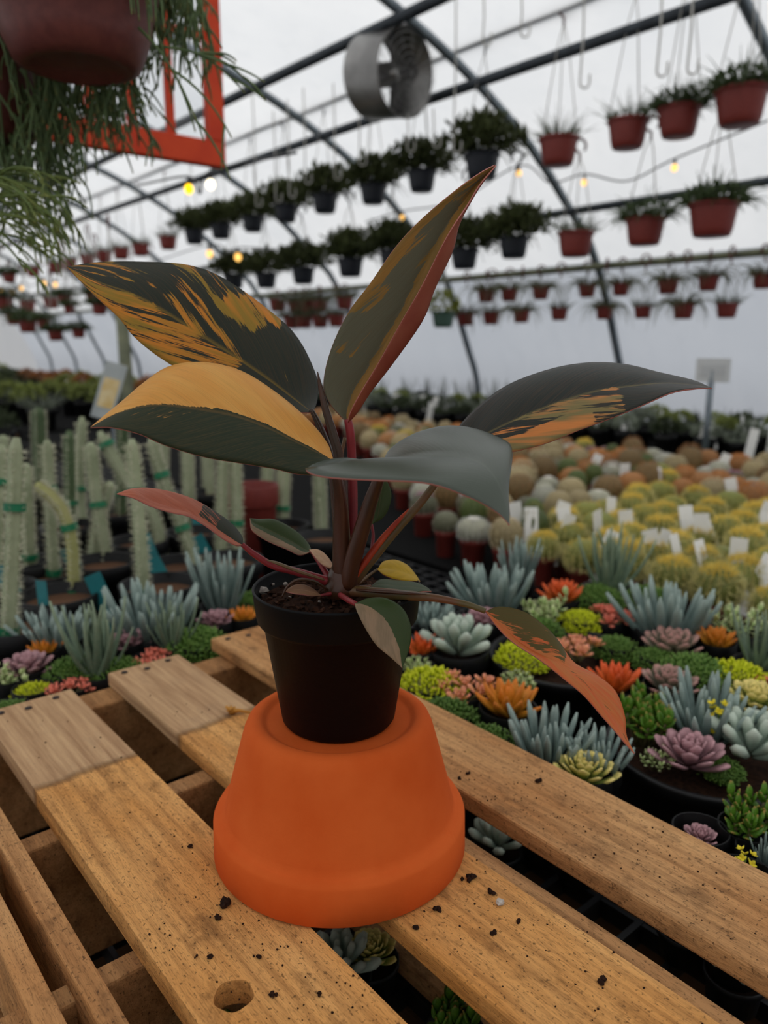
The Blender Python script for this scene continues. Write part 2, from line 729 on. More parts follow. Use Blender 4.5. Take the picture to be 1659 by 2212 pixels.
bench_obj('potting_bench', 'black open grid bench carrying the pallet and the small succulents', -0.55, 3.3, -0.02, 1.11, None, True)
bench_obj('cactus_bench', 'dark bench with a green cloth edge, full of small round cacti', 0.0, 4.4, 1.14, 2.72, 'tray')
bench_obj('wall_bench', 'dark bench along the film side wall with white tagged plants', -0.4, 9.0, 2.92, 4.06, 'tray')
bench_obj('far_bench', 'long dark bench beyond the columnar cacti', 3.4, 11.0, 0.2, 1.10, 'tray')
bench_obj('back_bench', 'dark bench of distant plants behind the round cacti', 4.5, 11.0, 1.2, 2.72, 'tray')

# ================================================================== PALLET
PS, PL = 0.35, 0.27
pallet = thing('wooden_pallet', 'worn brown wooden pallet with gaps between its boards, under the upturned terracotta pot', 'pallet', G(PS, PL, BENCH), ANG)


def board(name, s0, s1, l0, l1, z0, z1, mat, bev=0.0022, yaw=0.0):
    mb = MB()
    hx, hy = (s1 - s0) / 2, (l1 - l0) / 2
    r = random.Random(int(s0 * 997 + l0 * 7919 + z0 * 131))
    nx = 14
    vs, fs = [], []
    for i in range(nx + 1):
        x = lerp(-hx, hx, i / nx)
        j0, j1 = r.uniform(-.0007, .0007), r.uniform(-.0007, .0007)
        t = r.uniform(-.0004, .0004)
        vs += [(x, -hy + j0, z0), (x, hy + j1, z0), (x, hy + j1, z1 + t), (x, -hy + j0, z1 + t)]
    for i in range(nx):
        for q in range(4):
            a, b = i * 4 + q, i * 4 + (q + 1) % 4
            fs.append((a, a + 4, b + 4, b))
    fs.append((0, 1, 2, 3))
    fs.append((nx * 4 + 3, nx * 4 + 2, nx * 4 + 1, nx * 4))
    mb.add(vs, fs)
    o = mb.build(name, mat, pallet, False, ((s0 + s1) / 2 - PS, -((l0 + l1) / 2 - PL), -BENCH), (0, 0, yaw))
    return bevel(o, bev)


TH = 0.0155
NS = -0.45


def hole_board(s0, s1, l0, l1, hs, hl, hr):
    """deck board with a round bored hole: flat box at each side of the hole's square section, the section itself ringed round the bore"""
    mb = MB()
    cx, cy = (s0 + s1) / 2, (l0 + l1) / 2
    hx, hy = (s1 - s0) / 2, (l1 - l0) / 2
    px, py = hs - cx, -(hl - cl) if False else -(hl - cy)
    a0, a1 = px - 0.04, px + 0.04
    for x0, x1, skip in ((-hx, a0, 1), (a1, hx, 3)):
        v, f = box(x0, x1, -hy, hy, -TH, 0)
        mb.add(v, f)
    n = 40
    outer, inner = [], []
    angs = [2 * math.pi * (i + .5) / (n - 4) for i in range(n - 4)]
    angs += [math.atan2(yy, xx) % (2 * math.pi) for xx in (a1 - px, a0 - px) for yy in (hy - py, -hy - py)]
    for an in sorted(angs):
        c, s = math.cos(an), math.sin(an)
        tx = (a1 - px) / abs(c) if abs(c) > 1e-6 else 9
        ty = ((hy - py) if s > 0 else (hy + py)) / abs(s) if abs(s) > 1e-6 else 9
        k = min(tx, ty)
        outer.append((px + c * k, py + s * k))
        wob = 1 + 0.04 * math.sin(an * 5 + 1)
        inner.append((px + c * hr * wob, py + s * hr * wob))
    vs = [(x, y, 0) for x, y in outer] + [(x, y, 0) for x, y in inner] + [(x, y, -TH) for x, y in inner] + [(x, y, -TH) for x, y in outer]
    fs = []
    for i in range(n):
        j = (i + 1) % n
        fs += [(i, j, n + j, n + i), (n + i, n + j, 2 * n + j, 2 * n + i), (2 * n + i, 2 * n + j, 3 * n + j, 3 * n + i), (3 * n + i, 3 * n + j, j, i)]
    mb.add(vs, fs)
    return mb.build('deck_board', M['wood'], pallet, False, (cx - PS, -(cy - PL), -BENCH))


HOLE = Z(505, 2150, 0)
b2 = hole_board(NS, 0.752, 0.138, 0.220, HOLE.dot(D), HOLE.dot(N), 0.0105)
b3 = board('deck_board', NS, 0.768, 0.263, 0.343, -TH, 0, M['wood'])
b4 = board('deck_board', NS, 0.786, 0.392, 0.478, -TH, 0, M['wood_dark'])
# boards standing on edge at the near side and beside the middle board
board('edge_slat', NS, 0.70, 0.099, 0.112, -0.066, -0.001, M['wood_dark'], 0.0015)
board('edge_slat', NS, 0.70, 0.074, 0.087, -0.060, -0.002, M['wood_dark'], 0.0015)
board('edge_slat', NS, 0.45, 0.346, 0.361, -0.075, -0.007, M['wood_str'], 0.0015)
# stringers across, and bottom boards
for s0, s1, le in ((0.728, 0.766, 0.476), (0.536, 0.555, 0.476), (0.384, 0.400, 0.205), (-0.12, -0.085, 0.476)):
    mb = MB()
    v, f = box(s0 - PS, s1 - PS, -(le - PL), -(0.05 - PL), 0.0145, 0.14 - TH - 0.0005)
    mb.add(v, f)
    bevel(mb.build('stringer', M['wood_str'], pallet, False), 0.002)
for l0, l1 in ((0.055, 0.125), (0.335, 0.40)):
    mb = MB()
    v, f = box(NS - PS, 0.76 - PS, -(l1 - PL), -(l0 - PL), 0.0, 0.014)
    mb.add(v, f)
    bevel(mb.build('bottom_board', M['wood_str'], pallet, False), 0.002)
nail_mb = MB()
v, f, uv = lathe([(0, -0.004), (0.0014, -0.004), (0.0014, 0.0), (0.0034, 0.0002), (0.0032, 0.0009), (0, 0.0012)], 12)
nail_mb.add(v, f, uv)
nail_me = nail_mb.mesh('nail', M['nail'])
for bo, l0, l1, e in ((b2, 0.138, 0.220, 0.741), (b3, 0.263, 0.343, 0.756), (b4, 0.392, 0.478, 0.770)):
    for q, t in enumerate((0.17, 0.45, 0.78)):
        l = lerp(l0, l1, t)
        w_ = Vector((e - (0.006 * (q % 2)) - PS, -(l - PL), -BENCH))
        obj('nail', nail_me, bo, w_ - bo.location)

# ================================================================== TERRACOTTA POT, upside down
CX, CY = -0.0305, 0.478
tp = thing('terracotta_pot', 'large orange terracotta pot turned upside down on the pallet', 'flower pot', (CX, CY, 0))
ZT = 0.0955
mb = MB()
prof = [(0.0765, 0.0), (0.0845, 0.0), (0.0868, 0.0022), (0.0862, 0.0255), (0.0846, 0.0282), (0.081, 0.0293), (0.0788, 0.0308), (0.0776, 0.034),
        (0.0745, 0.047), (0.070, 0.064), (0.0655, 0.081), (0.0635, 0.088), (0.0612, 0.0930), (0.0575, 0.0957), (0.0535, 0.0962), (0.0508, 0.0952), (0.0492, 0.0936),
        (0.047, 0.0930), (0.020, 0.0930), (0.0085, 0.0930), (0.0075, 0.0915), (0.0075, 0.085), (0.052, 0.085), (0.066, 0.030), (0.0745, 0.026), (0.0765, 0.0)]
v, f, uv = lathe(prof, 96)
mb.add(v, f, uv)
mb.build('pot_body', M['terra'], tp)

# ================================================================== POTTED PHILODENDRON
plant = thing('potted_philodendron', 'variegated orange and dark green philodendron in a black nursery pot on the terracotta pot', 'potted plant', (CX, CY, 0.0930))
PB = Vector((CX, CY, 0.0930))
mb = MB()
prof = [(0.0, 0.004), (0.030, 0.004), (0.0325, 0.0005), (0.0360, 0.0005), (0.0378, 0.003), (0.0482, 0.0702), (0.0512, 0.0715), (0.0524, 0.0735), (0.0545, 0.0918), (0.0548, 0.0928),
        (0.0541, 0.0936), (0.0532, 0.0932), (0.0528, 0.092), (0.0508, 0.0735), (0.0470, 0.0715), (0.036, 0.004), (0.0, 0.006)]
v, f, uv = lathe(prof, 80)
mb.add(v, f, uv)
mb.build('nursery_pot', M['blackpot'], plant)
SOILZ = 0.0832
r = random.Random(11)
mb = MB()
vs, fs = [], []
nr, na = 16, 56
vs.append((0, 0, SOILZ + 0.004))
for i in range(1, nr + 1):
    for j in range(na):
        a = 2 * math.pi * j / na
        q = 0.0505 * i / nr
        h = SOILZ + 0.004 * (1 - i / nr) + r.uniform(-0.0016, 0.0018) * (1 if i < nr else 0)
        vs.append((q * math.cos(a), q * math.sin(a), h))
for j in range(na):
    fs.append((0, 1 + j, 1 + (j + 1) % na))
for i in range(nr - 1):
    for j in range(na):
        a0, a1 = 1 + i * na + j, 1 + i * na + (j + 1) % na
        fs.append((a0, a0 + na, a1 + na, a1))
mb.add(vs, fs)
soil = mb.build('soil', M['soil'], plant)


def lump(r, s, n1=6, n2=4):
    vs, fs = [(0, 0, -s * 0.6)], []
    for i in range(1, n2):
        for j in range(n1):
            a, b = 2 * math.pi * j / n1, math.pi * i / n2
            k = s * r.uniform(0.65, 1.2)
            vs.append((k * math.sin(b) * math.cos(a), k * math.sin(b) * math.sin(a), -k * 0.75 * math.cos(b)))
    vs.append((0, 0, s * 0.7))
    for j in range(n1):
        fs.append((0, 1 + (j + 1) % n1, 1 + j))
        fs.append((len(vs) - 1, 1 + (n2 - 2) * n1 + j, 1 + (n2 - 2) * n1 + (j + 1) % n1))
    for i in range(n2 - 2):
        for j in range(n1):
            a0, a1 = 1 + i * n1 + j, 1 + i * n1 + (j + 1) % n1
            fs.append((a0, a1, a1 + n1, a0 + n1))
    return vs, fs


chips = MB()
for i in range(260):
    a, q = r.uniform(0, 6.28), 0.049 * math.sqrt(r.random())
    L_, W_, T_ = r.uniform(.002, .007), r.uniform(.0012, .0028), r.uniform(.0006, .0016)
    v, f = box(-L_ / 2, L_ / 2, -W_ / 2, W_ / 2, -T_ / 2, T_ / 2)
    m_ = Matrix.Translation((q * math.cos(a), q * math.sin(a), SOILZ + 0.004 * (1 - q / .05) + r.uniform(0, .002))) @ Euler((r.uniform(-.6, .6), r.uniform(-.6, .6), r.uniform(0, 6.3))).to_matrix().to_4x4()
    chips.add(v, f, None, m_)
ck = chips.build('bark_chips', M['chip'], soil, False)
ck['kind'] = 'stuff'
for (px, py, s_) in ((566, 1276, .0042), (616, 1261, .0018), (660, 1222, .0016), (627, 1289, .0016), (746, 1328, .0018), (690, 1300, .0011), (590, 1262, .0012), (555, 1292, .0012), (862, 1301, .0014)):
    mb = MB()
    v, f = lump(r, s_)
    mb.add(v, f)
    d_ = Z(px, py, PB.z + SOILZ + 0.003) - PB
    mb.build('perlite', M['perlite'], soil, False, d_)


# ---- philodendron leaf materials
def leaf_mat(name, dark, warm, mid, rough=0.48, freq=11.0, soft=0.05, trans=0.18, vein=0.5, spec=0.26, amp=1.6):
    t = NT(name)
    uv = t.n('UVMap')
    sx = t.n('SeparateXYZ')
    t.l(uv.outputs[0], sx.inputs[0])
    at = t.n('Attribute')
    at.attribute_name = 'bias'
    au = t.math('ABSOLUTE', sx.outputs[1])

    def nz(ka, ku, off_, sc, det):
        c = t.n('CombineXYZ')
        t.l(t.math('MULTIPLY', sx.outputs[0], ka), c.inputs[0])
        t.l(t.math('MULTIPLY', sx.outputs[1], ku), c.inputs[1])
        c.inputs[2].default_value = off_
        return t.noise(c.outputs[0], sc, det, 0.6)
    n_big = nz(freq, 1.5, 1.3, 1.0, 2)
    n_fine = nz(freq * 7, 4.0, 4.7, 1.0, 3)
    s = t.math('ADD', t.math('MULTIPLY', t.math('SUBTRACT', n_big, 0.5), amp), at.outputs['Fac'])
    s = t.math('ADD', s, t.math('MULTIPLY', t.math('SUBTRACT', n_fine, 0.5), 1.1))
    m1 = t.ramp(s, -soft, soft)
    n2 = nz(freq * 0.8, 1.2, 9.1, 1.0, 2)
    warmc = t.mix(t.ramp(n2, 0.42, 0.58), lin(warm), lin(mid))
    col = t.mix(m1, lin(dark), warmc)
    n3 = nz(freq * 16, 3.0, 2.2, 1.0, 2)
    col = t.mix(t.math('MULTIPLY', t.ramp(n3, 0.45, 0.75), 0.22), col, lin([x * 0.55 for x in warm]))
    # midrib
    rib = t.math('SUBTRACT', 1.0, t.ramp(au, 0.0, 0.045))
    col = t.mix(t.math('MULTIPLY', rib, vein), col, lin(mid))
    wv = t.math('SINE', t.math('MULTIPLY', sx.outputs[0], 260.0))
    h = t.math('ADD', t.math('ADD', t.math('MULTIPLY', wv, 0.25), t.math('MULTIPLY', n_fine, 2.5)), t.math('MULTIPLY', rib, -1.5))
    t.bsdf(col, rough, spec, 0, t.bump(h, 0.08, 0.0004), trans, col)
    return t.m


GREEN = (34, 42, 33)
PM = {
    'one': leaf_mat('leaf_streaked', (32, 39, 26), (206, 128, 36), (150, 118, 34), freq=15.0, amp=2.0),
    'two': leaf_mat('leaf_half_yellow', (42, 52, 32), (236, 174, 88), (232, 164, 78), soft=0.06, trans=0.25, vein=0.1, amp=1.0),
    'three': leaf_mat('leaf_olive', (124, 124, 100), (186, 142, 72), (164, 132, 70), 0.45, 9, trans=0.5, amp=2.0),
    'four': leaf_mat('leaf_dark_orange', (34, 40, 34), (214, 132, 66), (130, 116, 70), 0.38, amp=2.0),
    'five': leaf_mat('leaf_dark_green', (66, 74, 62), (92, 98, 82), (84, 92, 78), 0.34, spec=0.5, trans=0.08, vein=0.3),
    'pink': leaf_mat('leaf_pink', (66, 74, 60), (226, 136, 104), (216, 120, 88), 0.45, trans=0.3, vein=0.2, amp=0.8),
    'orange': leaf_mat('leaf_orange', (96, 86, 40), (224, 112, 58), (218, 128, 68), 0.42, trans=0.3, amp=1.6),
    'small': leaf_mat('leaf_small_green', (62, 80, 42), (168, 140, 110), (150, 128, 100), 0.4, 8, trans=0.25, vein=0.3, amp=1.2),
    'yellow': leaf_mat('leaf_small_yellow', (110, 120, 30), (222, 178, 34), (210, 168, 30), 0.4, trans=0.35, vein=0.2, amp=0.8),
    'cream': leaf_mat('leaf_cream', (150, 110, 80), (232, 190, 150), (222, 176, 136), 0.45, trans=0.3, amp=0.6),
}
M['under'] = simple('leaf_underside_red', (146, 66, 48), (160, 86, 62), 40, 0.5, 0.3, trans=0.3, stretch=(1, 1, 1))
M['under_green'] = simple('leaf_underside_bronze', (96, 70, 46), (82, 66, 44), 40, 0.5, 0.3, trans=0.25)
M['rim'] = simple('leaf_margin_pink', (176, 108, 98), None, 40, 0.5, 0.3)


def leaf_patch(name, stations, mats, bias, bulge=0.10, ns=44, nh=9, thick=0.0008, label=None, wave=0.0, side=1):
    """A leaf blade through 3-D stations (one row of points across the blade per station, base to tip or tip to base)."""
    pts = [[P(*q) for q in (st if isinstance(st[0], tuple) else [st])] for st in stations]
    k = max(len(p) for p in pts)
    pts = [p if len(p) == k else [p[0]] * k for p in pts]
    cols = [cat([row[c] for row in pts], ns) for c in range(k)]
    if not isinstance(bulge, (list, tuple)):
        bulge = [bulge] * (k - 1)
    vs, uv, bi = [], [], []
    per = (k - 1) * nh + 1
    for i in range(ns):
        t = i / (ns - 1)
        tang = cols[1][min(i + 1, ns - 1)] - cols[1][max(i - 1, 0)]
        for c in range(k - 1):
            a, b = cols[c][i], cols[c + 1][i]
            ch = b - a
            nrm = ch.cross(tang)
            if nrm.length > 1e-9:
                nrm.normalize()
                if nrm.dot(O - a) < 0:
                    nrm = -nrm
            m_ = (a + b) / 2 + nrm * (bulge[c] * ch.length)
            for j in range(nh + (1 if c == k - 2 else 0)):
                q = j / nh
                p = a * (1 - q) ** 2 + m_ * (2 * q * (1 - q)) + b * q * q
                u = ((c + q) / (k - 1)) * 2 - 1 if k == 3 else (c + q) - 1.0
                if wave:
                    p = p + nrm * (wave * ch.length * math.sin(t * 19 + c * 2) * (abs(u) ** 2))
                vs.append(p)
                uv.append((t + side * 0.32 * abs(u), u))
                bi.append(bias(t, u))
    fs = []
    for i in range(ns - 1):
        for j in range(per - 1):
            a0 = i * per + j
            fs.append((a0, a0 + 1, a0 + per + 1, a0 + per))
    # face the first half of the blade to the front
    i, j = ns // 2, nh // 2
    a, b, c = vs[i * per + j], vs[i * per + j + 1], vs[(i + 1) * per + j]
    if (b - a).cross(c - a).dot(O - a) < 0:
        fs = [tuple(reversed(q)) for q in fs]
    mb = MB()
    mb.add([p - PB for p in vs], fs, uv)
    me = mb.mesh(name, mats)
    at = me.attributes.new('bias', 'FLOAT', 'POINT')
    at.data.foreach_set('value', bi)
    o = obj(name, me, plant)
    sm = o.modifiers.new('thickness', 'SOLIDIFY')
    sm.thickness = thick
    sm.offset = -1
    sm.material_offset = 1
    sm.material_offset_rim = 2
    sm.use_quality_normals = True
    if label:
        o['label'] = label
    return o


def pt(p, yy):
    return (p[0], p[1], yy)


def st3(rows, y0, y1, up, lo, tip_first=True):
    """rows of (upper, mid, lower) pixels; depth runs y0 -> y1, the upper edge leans back by up, the lower one forward by lo"""
    res = []
    n = len(rows)
    for i, row in enumerate(rows):
        y = lerp(y0, y1, i / (n - 1))
        if not isinstance(row[0], tuple):
            res.append([pt(row, y)] * 3)
        else:
            e = math.sin(math.pi * i / (n - 1)) ** 0.5
            res.append([pt(row[0], y + up * e), pt(row[1], y), pt(row[2], y + lo * e)])
    return res


L1 = [(144, 576), ((208, 567), (215, 610), (200, 634)), ((298, 564), (283, 634), (255, 685)), ((400, 571), (349, 669), (290, 728)), ((480, 600), (428, 720), (350, 775)),
      ((570, 660), (510, 772), (440, 825)), ((640, 725), (580, 820), (530, 857)), ((684, 814), (630, 858), (600, 880)), ((686, 862), (658, 879), (646, 890)), (676, 891)]


def bias1(t, u):
    b = -0.15
    if u > 0:
        b = 0.14 if t < 0.60 else -1.2
    else:
        b = -0.12 - 0.42 * max(0, t - 0.35) * 2
    if u < -0.45 and 0.40 < t + 0.1 * u < 0.52:
        b = 0.35
    if u < 0 and -0.35 < u and t < 0.3:
        b = -0.8 if u > -.3 else 0.25
    return b


leaf_patch('leaf', st3(L1, 0.525, 0.485, 0.03, -0.012), [PM['one'], M['under_green'], M['rim']], bias1, (0.10, 0.06), wave=0.010)

L2 = [(195, 923), ((248, 881), (244, 897), (240, 923)), ((305, 830), (300, 880), (300, 937)), ((365, 791), (355, 875), (360, 963)), ((440, 782), (425, 883), (440, 987)),
      ((522, 801), (505, 898), (522, 1001)), ((600, 850), (575, 923), (590, 1012)), ((665, 905), (640, 955), (650, 1025)), ((706, 955), (690, 980), (705, 1022)), (722, 997)]
leaf_patch('leaf', st3(L2, 0.405, 0.455, 0.03, -0.015), [PM['two'], M['under'], M['rim']],
           lambda t, u: (1.2 if u < -0.04 else (-0.32 if t < 0.45 and u < 0.35 else -0.62 if t < .5 else -1.3)), (0.16, 0.10), label='leaf with a yellow upper half and dark green lower half')

rows3 = [(1070, 357), ((1038, 374), (1028, 402), (1041, 394), (1034, 400)), ((985, 411), (1000, 440), (1018, 430), (1010, 440)), ((909, 475), (966, 490), (990, 486), (976, 491)),
         ((853, 536), (936, 545), (976, 542), (948, 542)), ((800, 612), (898, 620), (938, 622), (908, 622)), ((752, 676), (858, 695), (912, 690), (868, 692)),
         ((715, 755), (803, 790), (850, 780), (816, 785)), ((699, 828), (764, 850), (800, 845), (778, 848)), ((714, 873), (750, 890), (772, 888), (757, 888)), (750, 913)]
S3 = []
for i, row in enumerate(rows3):
    y = lerp(0.50, 0.478, i / 10)
    if not isinstance(row[0], tuple):
        S3.append([pt(row, y)] * 4)
    else:
        e = math.sin(math.pi * i / 10) ** 0.6
        S3.append([pt(row[0], y - 0.006 * e), pt(row[1], y + 0.002 * e), pt(row[2], y - 0.002 * e), pt(row[3], y - 0.009 * e)])


def bias3(t, u):
    b = -0.25
    if u < 0:
        if t < 0.22:
            b = 0.15
        elif t < 0.5:
            b = -0.15 if u > -0.75 else 0.35
        elif t < 0.60:
            b = 0.25 if u < -0.5 else -0.6
        elif t < 0.72:
            b = -0.15
        else:
            b = -1.2
        if u > -0.10:
            b = 0.9
    else:
        b = 0.5
    return b


leaf_patch('leaf', S3, [PM['three'], M['under'], M['rim']], bias3, (0.03, 0.05, 0.10), label='upright leaf with its red underside folded over', side=-1)

L4 = [(985, 992), ((972, 960), (1005, 965), (1030, 987)), ((1004, 905), (1060, 932), (1100, 977)), ((1084, 838), (1139, 896), (1180, 957)), ((1180, 799), (1215, 867), (1250, 929)),
      ((1267, 783), (1290, 845), (1320, 903)), ((1350, 786), (1375, 833), (1390, 874)), ((1425, 804), (1440, 828), (1450, 848)), ((1494, 821), (1500, 832), (1500, 839)), (1538, 838)]
leaf_patch('leaf', st3(L4, 0.475, 0.46, 0.035, -0.02), [PM['four'], M['under_green'], M['rim']],
           lambda t, u: (-1.2 if u < 0 else (0.55 if (u > 0.55 and t < .5) else -0.05 if t < 0.62 else -0.7)), (0.12, 0.08), side=-1)

S5 = [(826, 1000, .445), ((845, 968, .460), (838, 1000, .435), (745, 990, .405)), ((895, 934, .465), (872, 990, .42), (668, 1006, .383)), ((955, 922, .462), (925, 985, .402), (680, 1026, .368)),
      ((1030, 926, .447), (985, 985, .388), (815, 1034, .358)), ((1085, 946, .425), (1040, 1000, .372), (930, 1046, .350)), ((1106, 975, .395), (1072, 1035, .357), (1020, 1076, .345)),
      ((1100, 1050, .362), (1090, 1080, .348), (1072, 1105, .342)), (1101, 1133, .336)]
leaf_patch('leaf', S5, [PM['five'], M['under_green'], M['rim']], lambda t, u: -0.7, (0.10, 0.06), label='large grey green leaf arching towards the viewer', wave=0.012)

L6 = [(252, 1066), ((285, 1055), (290, 1064), (289, 1075)), ((325, 1054), (325, 1080), (325, 1092)), ((371, 1062), (370, 1096), (371, 1106)), ((419, 1078), (410, 1108), (408, 1114)),
      ((463, 1103), (448, 1130), (445, 1135)), ((500, 1130), (485, 1156), (482, 1162)), ((523, 1158), (512, 1172), (510, 1177)), (524, 1177)]
leaf_patch('leaf', st3(L6, 0.43, 0.455, 0.015, -0.008), [PM['pink'], M['under'], M['rim']], lambda t, u: (1.0 if t < 0.55 or u > -.05 else (-0.9 if t > .68 else -.1)), (0.12, 0.02), 0.0, label='pink leaf tinged green at its base') if False else \
    leaf_patch('leaf', st3(L6, 0.43, 0.455, 0.015, -0.008), [PM['pink'], M['under'], M['rim']], lambda t, u: (1.0 if t < 0.55 or u > -.05 else (-0.9 if t > .68 else -.1)), (0.12, 0.02), label='pink leaf tinged green at its base')

L7 = [(540, 1119), ((560, 1121), (548, 1130), (543, 1142)), ((590, 1121), (575, 1142), (560, 1158)), ((622, 1135), (607, 1158), (590, 1174)), ((650, 1155), (638, 1175), (622, 1187)), ((668, 1177), (660, 1188), (648, 1199)), (673, 1191)]
leaf_patch('leaf', st3(L7, 0.505, 0.495, 0.008, -0.008), [PM['small'], M['under'], M['rim']], lambda t, u: (-1.0 if u < .45 else .8), (0.14, 0.10), ns=26, nh=6)
L8 = [(815, 1230), ((828, 1213), (835, 1228), (828, 1241)), ((854, 1209), (858, 1230), (850, 1250)), ((880, 1220), (880, 1238), (874, 1254)), ((895, 1237), (895, 1245), (892, 1255)), (908, 1256)]
leaf_patch('leaf', st3(L8, 0.492, 0.49, 0.012, -0.010), [PM['yellow'], M['under_green'], M['rim']], lambda t, u: 1.0, (0.14, 0.10), ns=26, nh=6, label='small yellow leaf')
L9 = [(800, 1267), ((822, 1251), (822, 1262), (822, 1271)), ((857, 1253), (857, 1266), (857, 1278)), ((895, 1257), (892, 1268), (888, 1280)), ((920, 1267), (918, 1272), (914, 1277)), (932, 1277)]
leaf_patch('leaf', st3(L9, 0.468, 0.46, 0.012, -0.008), [PM['small'], M['under'], M['rim']], lambda t, u: -1.0, (0.10, 0.06), ns=26, nh=6)
L10 = [(766, 1304), ((795, 1292), (783, 1306), (770, 1318)), ((835, 1292), (811, 1320), (781, 1342)), ((871, 1315), (834, 1345), (796, 1369)), ((888, 1355), (850, 1374), (815, 1396)), ((885, 1398), (861, 1403), (840, 1417)), (869, 1443)]
leaf_patch('leaf', st3(L10, 0.417, 0.402, 0.006, -0.004), [PM['small'], M['under'], M['rim']], lambda t, u: (-0.9 if u < -.05 else (.45 if u < .9 else .8)), (0.16, 0.10), ns=30, nh=7, label='oval leaf hanging over the pot rim', side=-1)
L11 = [(1049, 1320), ((1080, 1310), (1085, 1352), (1078, 1358)), ((1130, 1320), (1125, 1388), (1113, 1390)), ((1175, 1350), (1170, 1414), (1157, 1418)), ((1208, 1385), (1205, 1428), (1190, 1443)),
       ((1240, 1430), (1233, 1452), (1223, 1470)), ((1290, 1458), (1272, 1478), (1262, 1503)), ((1330, 1493), (1311, 1530), (1299, 1545)), ((1350, 1545), (1338, 1570), (1330, 1580)), ((1354, 1590), (1351, 1596), (1347, 1600)), (1371, 1627)]


def bias11(t, u):
    if t < 0.46:
        if u < 0:
            return 0.08 if u > -0.5 else -0.4
        return 0.6
    return 0.25 if -.2 < u < 0.25 else 0.95


leaf_patch('leaf', st3(L11, 0.435, 0.395, 0.012, -0.006), [PM['orange'], M['under'], M['rim']], bias11, (0.10, 0.08), label='long orange leaf with a curled drip tip', side=-1)
L12 = [(803, 1133), ((795, 1115), (815, 1118), (828, 1118)), ((798, 1085), (820, 1090), (842, 1092)), ((806, 1050), (825, 1055), (845, 1062)), (832, 1030)]
leaf_patch('leaf', st3(L12, 0.505, 0.51, 0.004, 0.004), [PM['small'], M['under'], M['rim']], lambda t, u: (-1.0 if u > -.6 else .5), (0.06, 0.06), ns=20, nh=5)
LC = [(668, 1187), ((685, 1186), (682, 1194), (678, 1200)), ((702, 1196), (698, 1206), (692, 1216)), ((716, 1214), (713, 1219), (708, 1226)), (722, 1229)]
leaf_patch('leaf', st3(LC, 0.49, 0.482, 0.006, -0.006), [PM['cream'], M['under'], M['rim']], lambda t, u: 1.0, (0.12, 0.10), ns=20, nh=5)
LD = [(615, 1277), ((635, 1264), (637, 1274), (637, 1282)), ((655, 1262), (657, 1275), (657, 1284)), ((678, 1272), (677, 1280), (674, 1287)), (694, 1286)]
leaf_patch('leaf', st3(LD, 0.445, 0.452, 0.008, -0.004), [PM['cream'], M['under'], M['rim']], lambda t, u: -.3, (0.10, 0.08), ns=20, nh=5)

# ---- stalks
M['stalk'] = simple('stalk_bronze', (50, 36, 20), (78, 42, 26), 60, 0.3, 0.4, stretch=(1, 1, 0.1))
M['stalk_red'] = simple('stalk_crimson', (140, 40, 44), (120, 34, 38), 60, 0.4, 0.4)
M['stalk_green'] = simple('stalk_olive', (92, 80, 44), (110, 70, 46), 60, 0.4, 0.4)
M['sheath'] = simple('sheath_orange', (196, 78, 40), (160, 50, 36), 60, 0.45, 0.3, trans=0.2)


def stalk(pts, rpx, mat, name='leaf_stalk', n=14, flat=1.0, parent=None):
    path = cat([P(*q) for q in pts], 26)
    k = len(rpx)
    rr = []
    for i in range(26):
        x = i / 25 * (k - 1)
        j = min(int(x), k - 2)
        rr.append(lerp(rpx[j], rpx[j + 1], x - j) * 0.47 / F_PX)
    mb = MB()
    v, f, uv = tube([p - PB for p in path], rr, n, flat)
    mb.add(v, f, uv)
    return mb.build(name, M[mat], plant)


stalk([(672, 884, .486), (690, 920, .485), (710, 975, .484), (722, 1040, .483), (732, 1150, .48), (738, 1262, .476)], [5, 8, 10, 13, 16], 'stalk')
stalk([(722, 996, .455), (728, 1030, .456), (736, 1090, .46), (738, 1170, .464), (738, 1272, .466)], [6, 11, 15, 20, 22], 'stalk')
stalk([(751, 905, .48), (757, 940, .48), (760, 1000, .482), (762, 1090, .482), (758, 1180, .48), (748, 1260, .476)], [9, 10, 11, 12, 14], 'stalk_red')
stalk([(985, 990, .475), (950, 1032, .474), (905, 1090, .472), (850, 1150, .47), (800, 1210, .468), (762, 1258, .468)], [6, 8, 10, 12, 14], 'stalk_green')
stalk([(884, 1098, .466), (860, 1125, .464), (825, 1165, .462), (790, 1212, .462), (765, 1250, .462)], [1, 7, 10, 11, 8], 'sheath', 'stalk_sheath', flat=0.7)
stalk([(828, 1000, .445), (818, 1035, .448), (800, 1085, .452), (780, 1150, .456), (762, 1210, .46), (750, 1268, .462)], [8, 13, 17, 19, 20], 'stalk')
stalk([(686, 803, .478), (692, 835, .478), (702, 880, .477), (720, 940, .476), (734, 1000, .475), (742, 1100, .474), (742, 1240, .472)], [1, 5, 8, 10, 11, 12, 13], 'stalk', 'rolled_leaf')
stalk([(523, 1176, .455), (550, 1198, .457), (590, 1222, .460), (640, 1235, .462), (714, 1258, .466)], [5, 7, 8, 9, 11], 'stalk_red')
stalk([(573, 1209, .452), (600, 1217, .452), (650, 1236, .454), (700, 1252, .458)], [1, 6, 6, 4], 'stalk_green', 'stalk_sheath', flat=0.6)
stalk([(1049, 1320, .435), (1010, 1306, .438), (960, 1295, .442), (925, 1290, .445), (850, 1284, .452), (740, 1275, .462)], [6, 7, 8, 9, 12, 13], 'stalk_green')
stalk([(922, 1284, .440), (880, 1281, .444), (820, 1277, .449), (770, 1274, .454)], [1, 6, 7, 4], 'stalk', 'stalk_sheath', flat=0.6)
stalk([(768, 1304, .418), (752, 1296, .43), (735, 1285, .45)], [5, 6, 6], 'stalk_red')
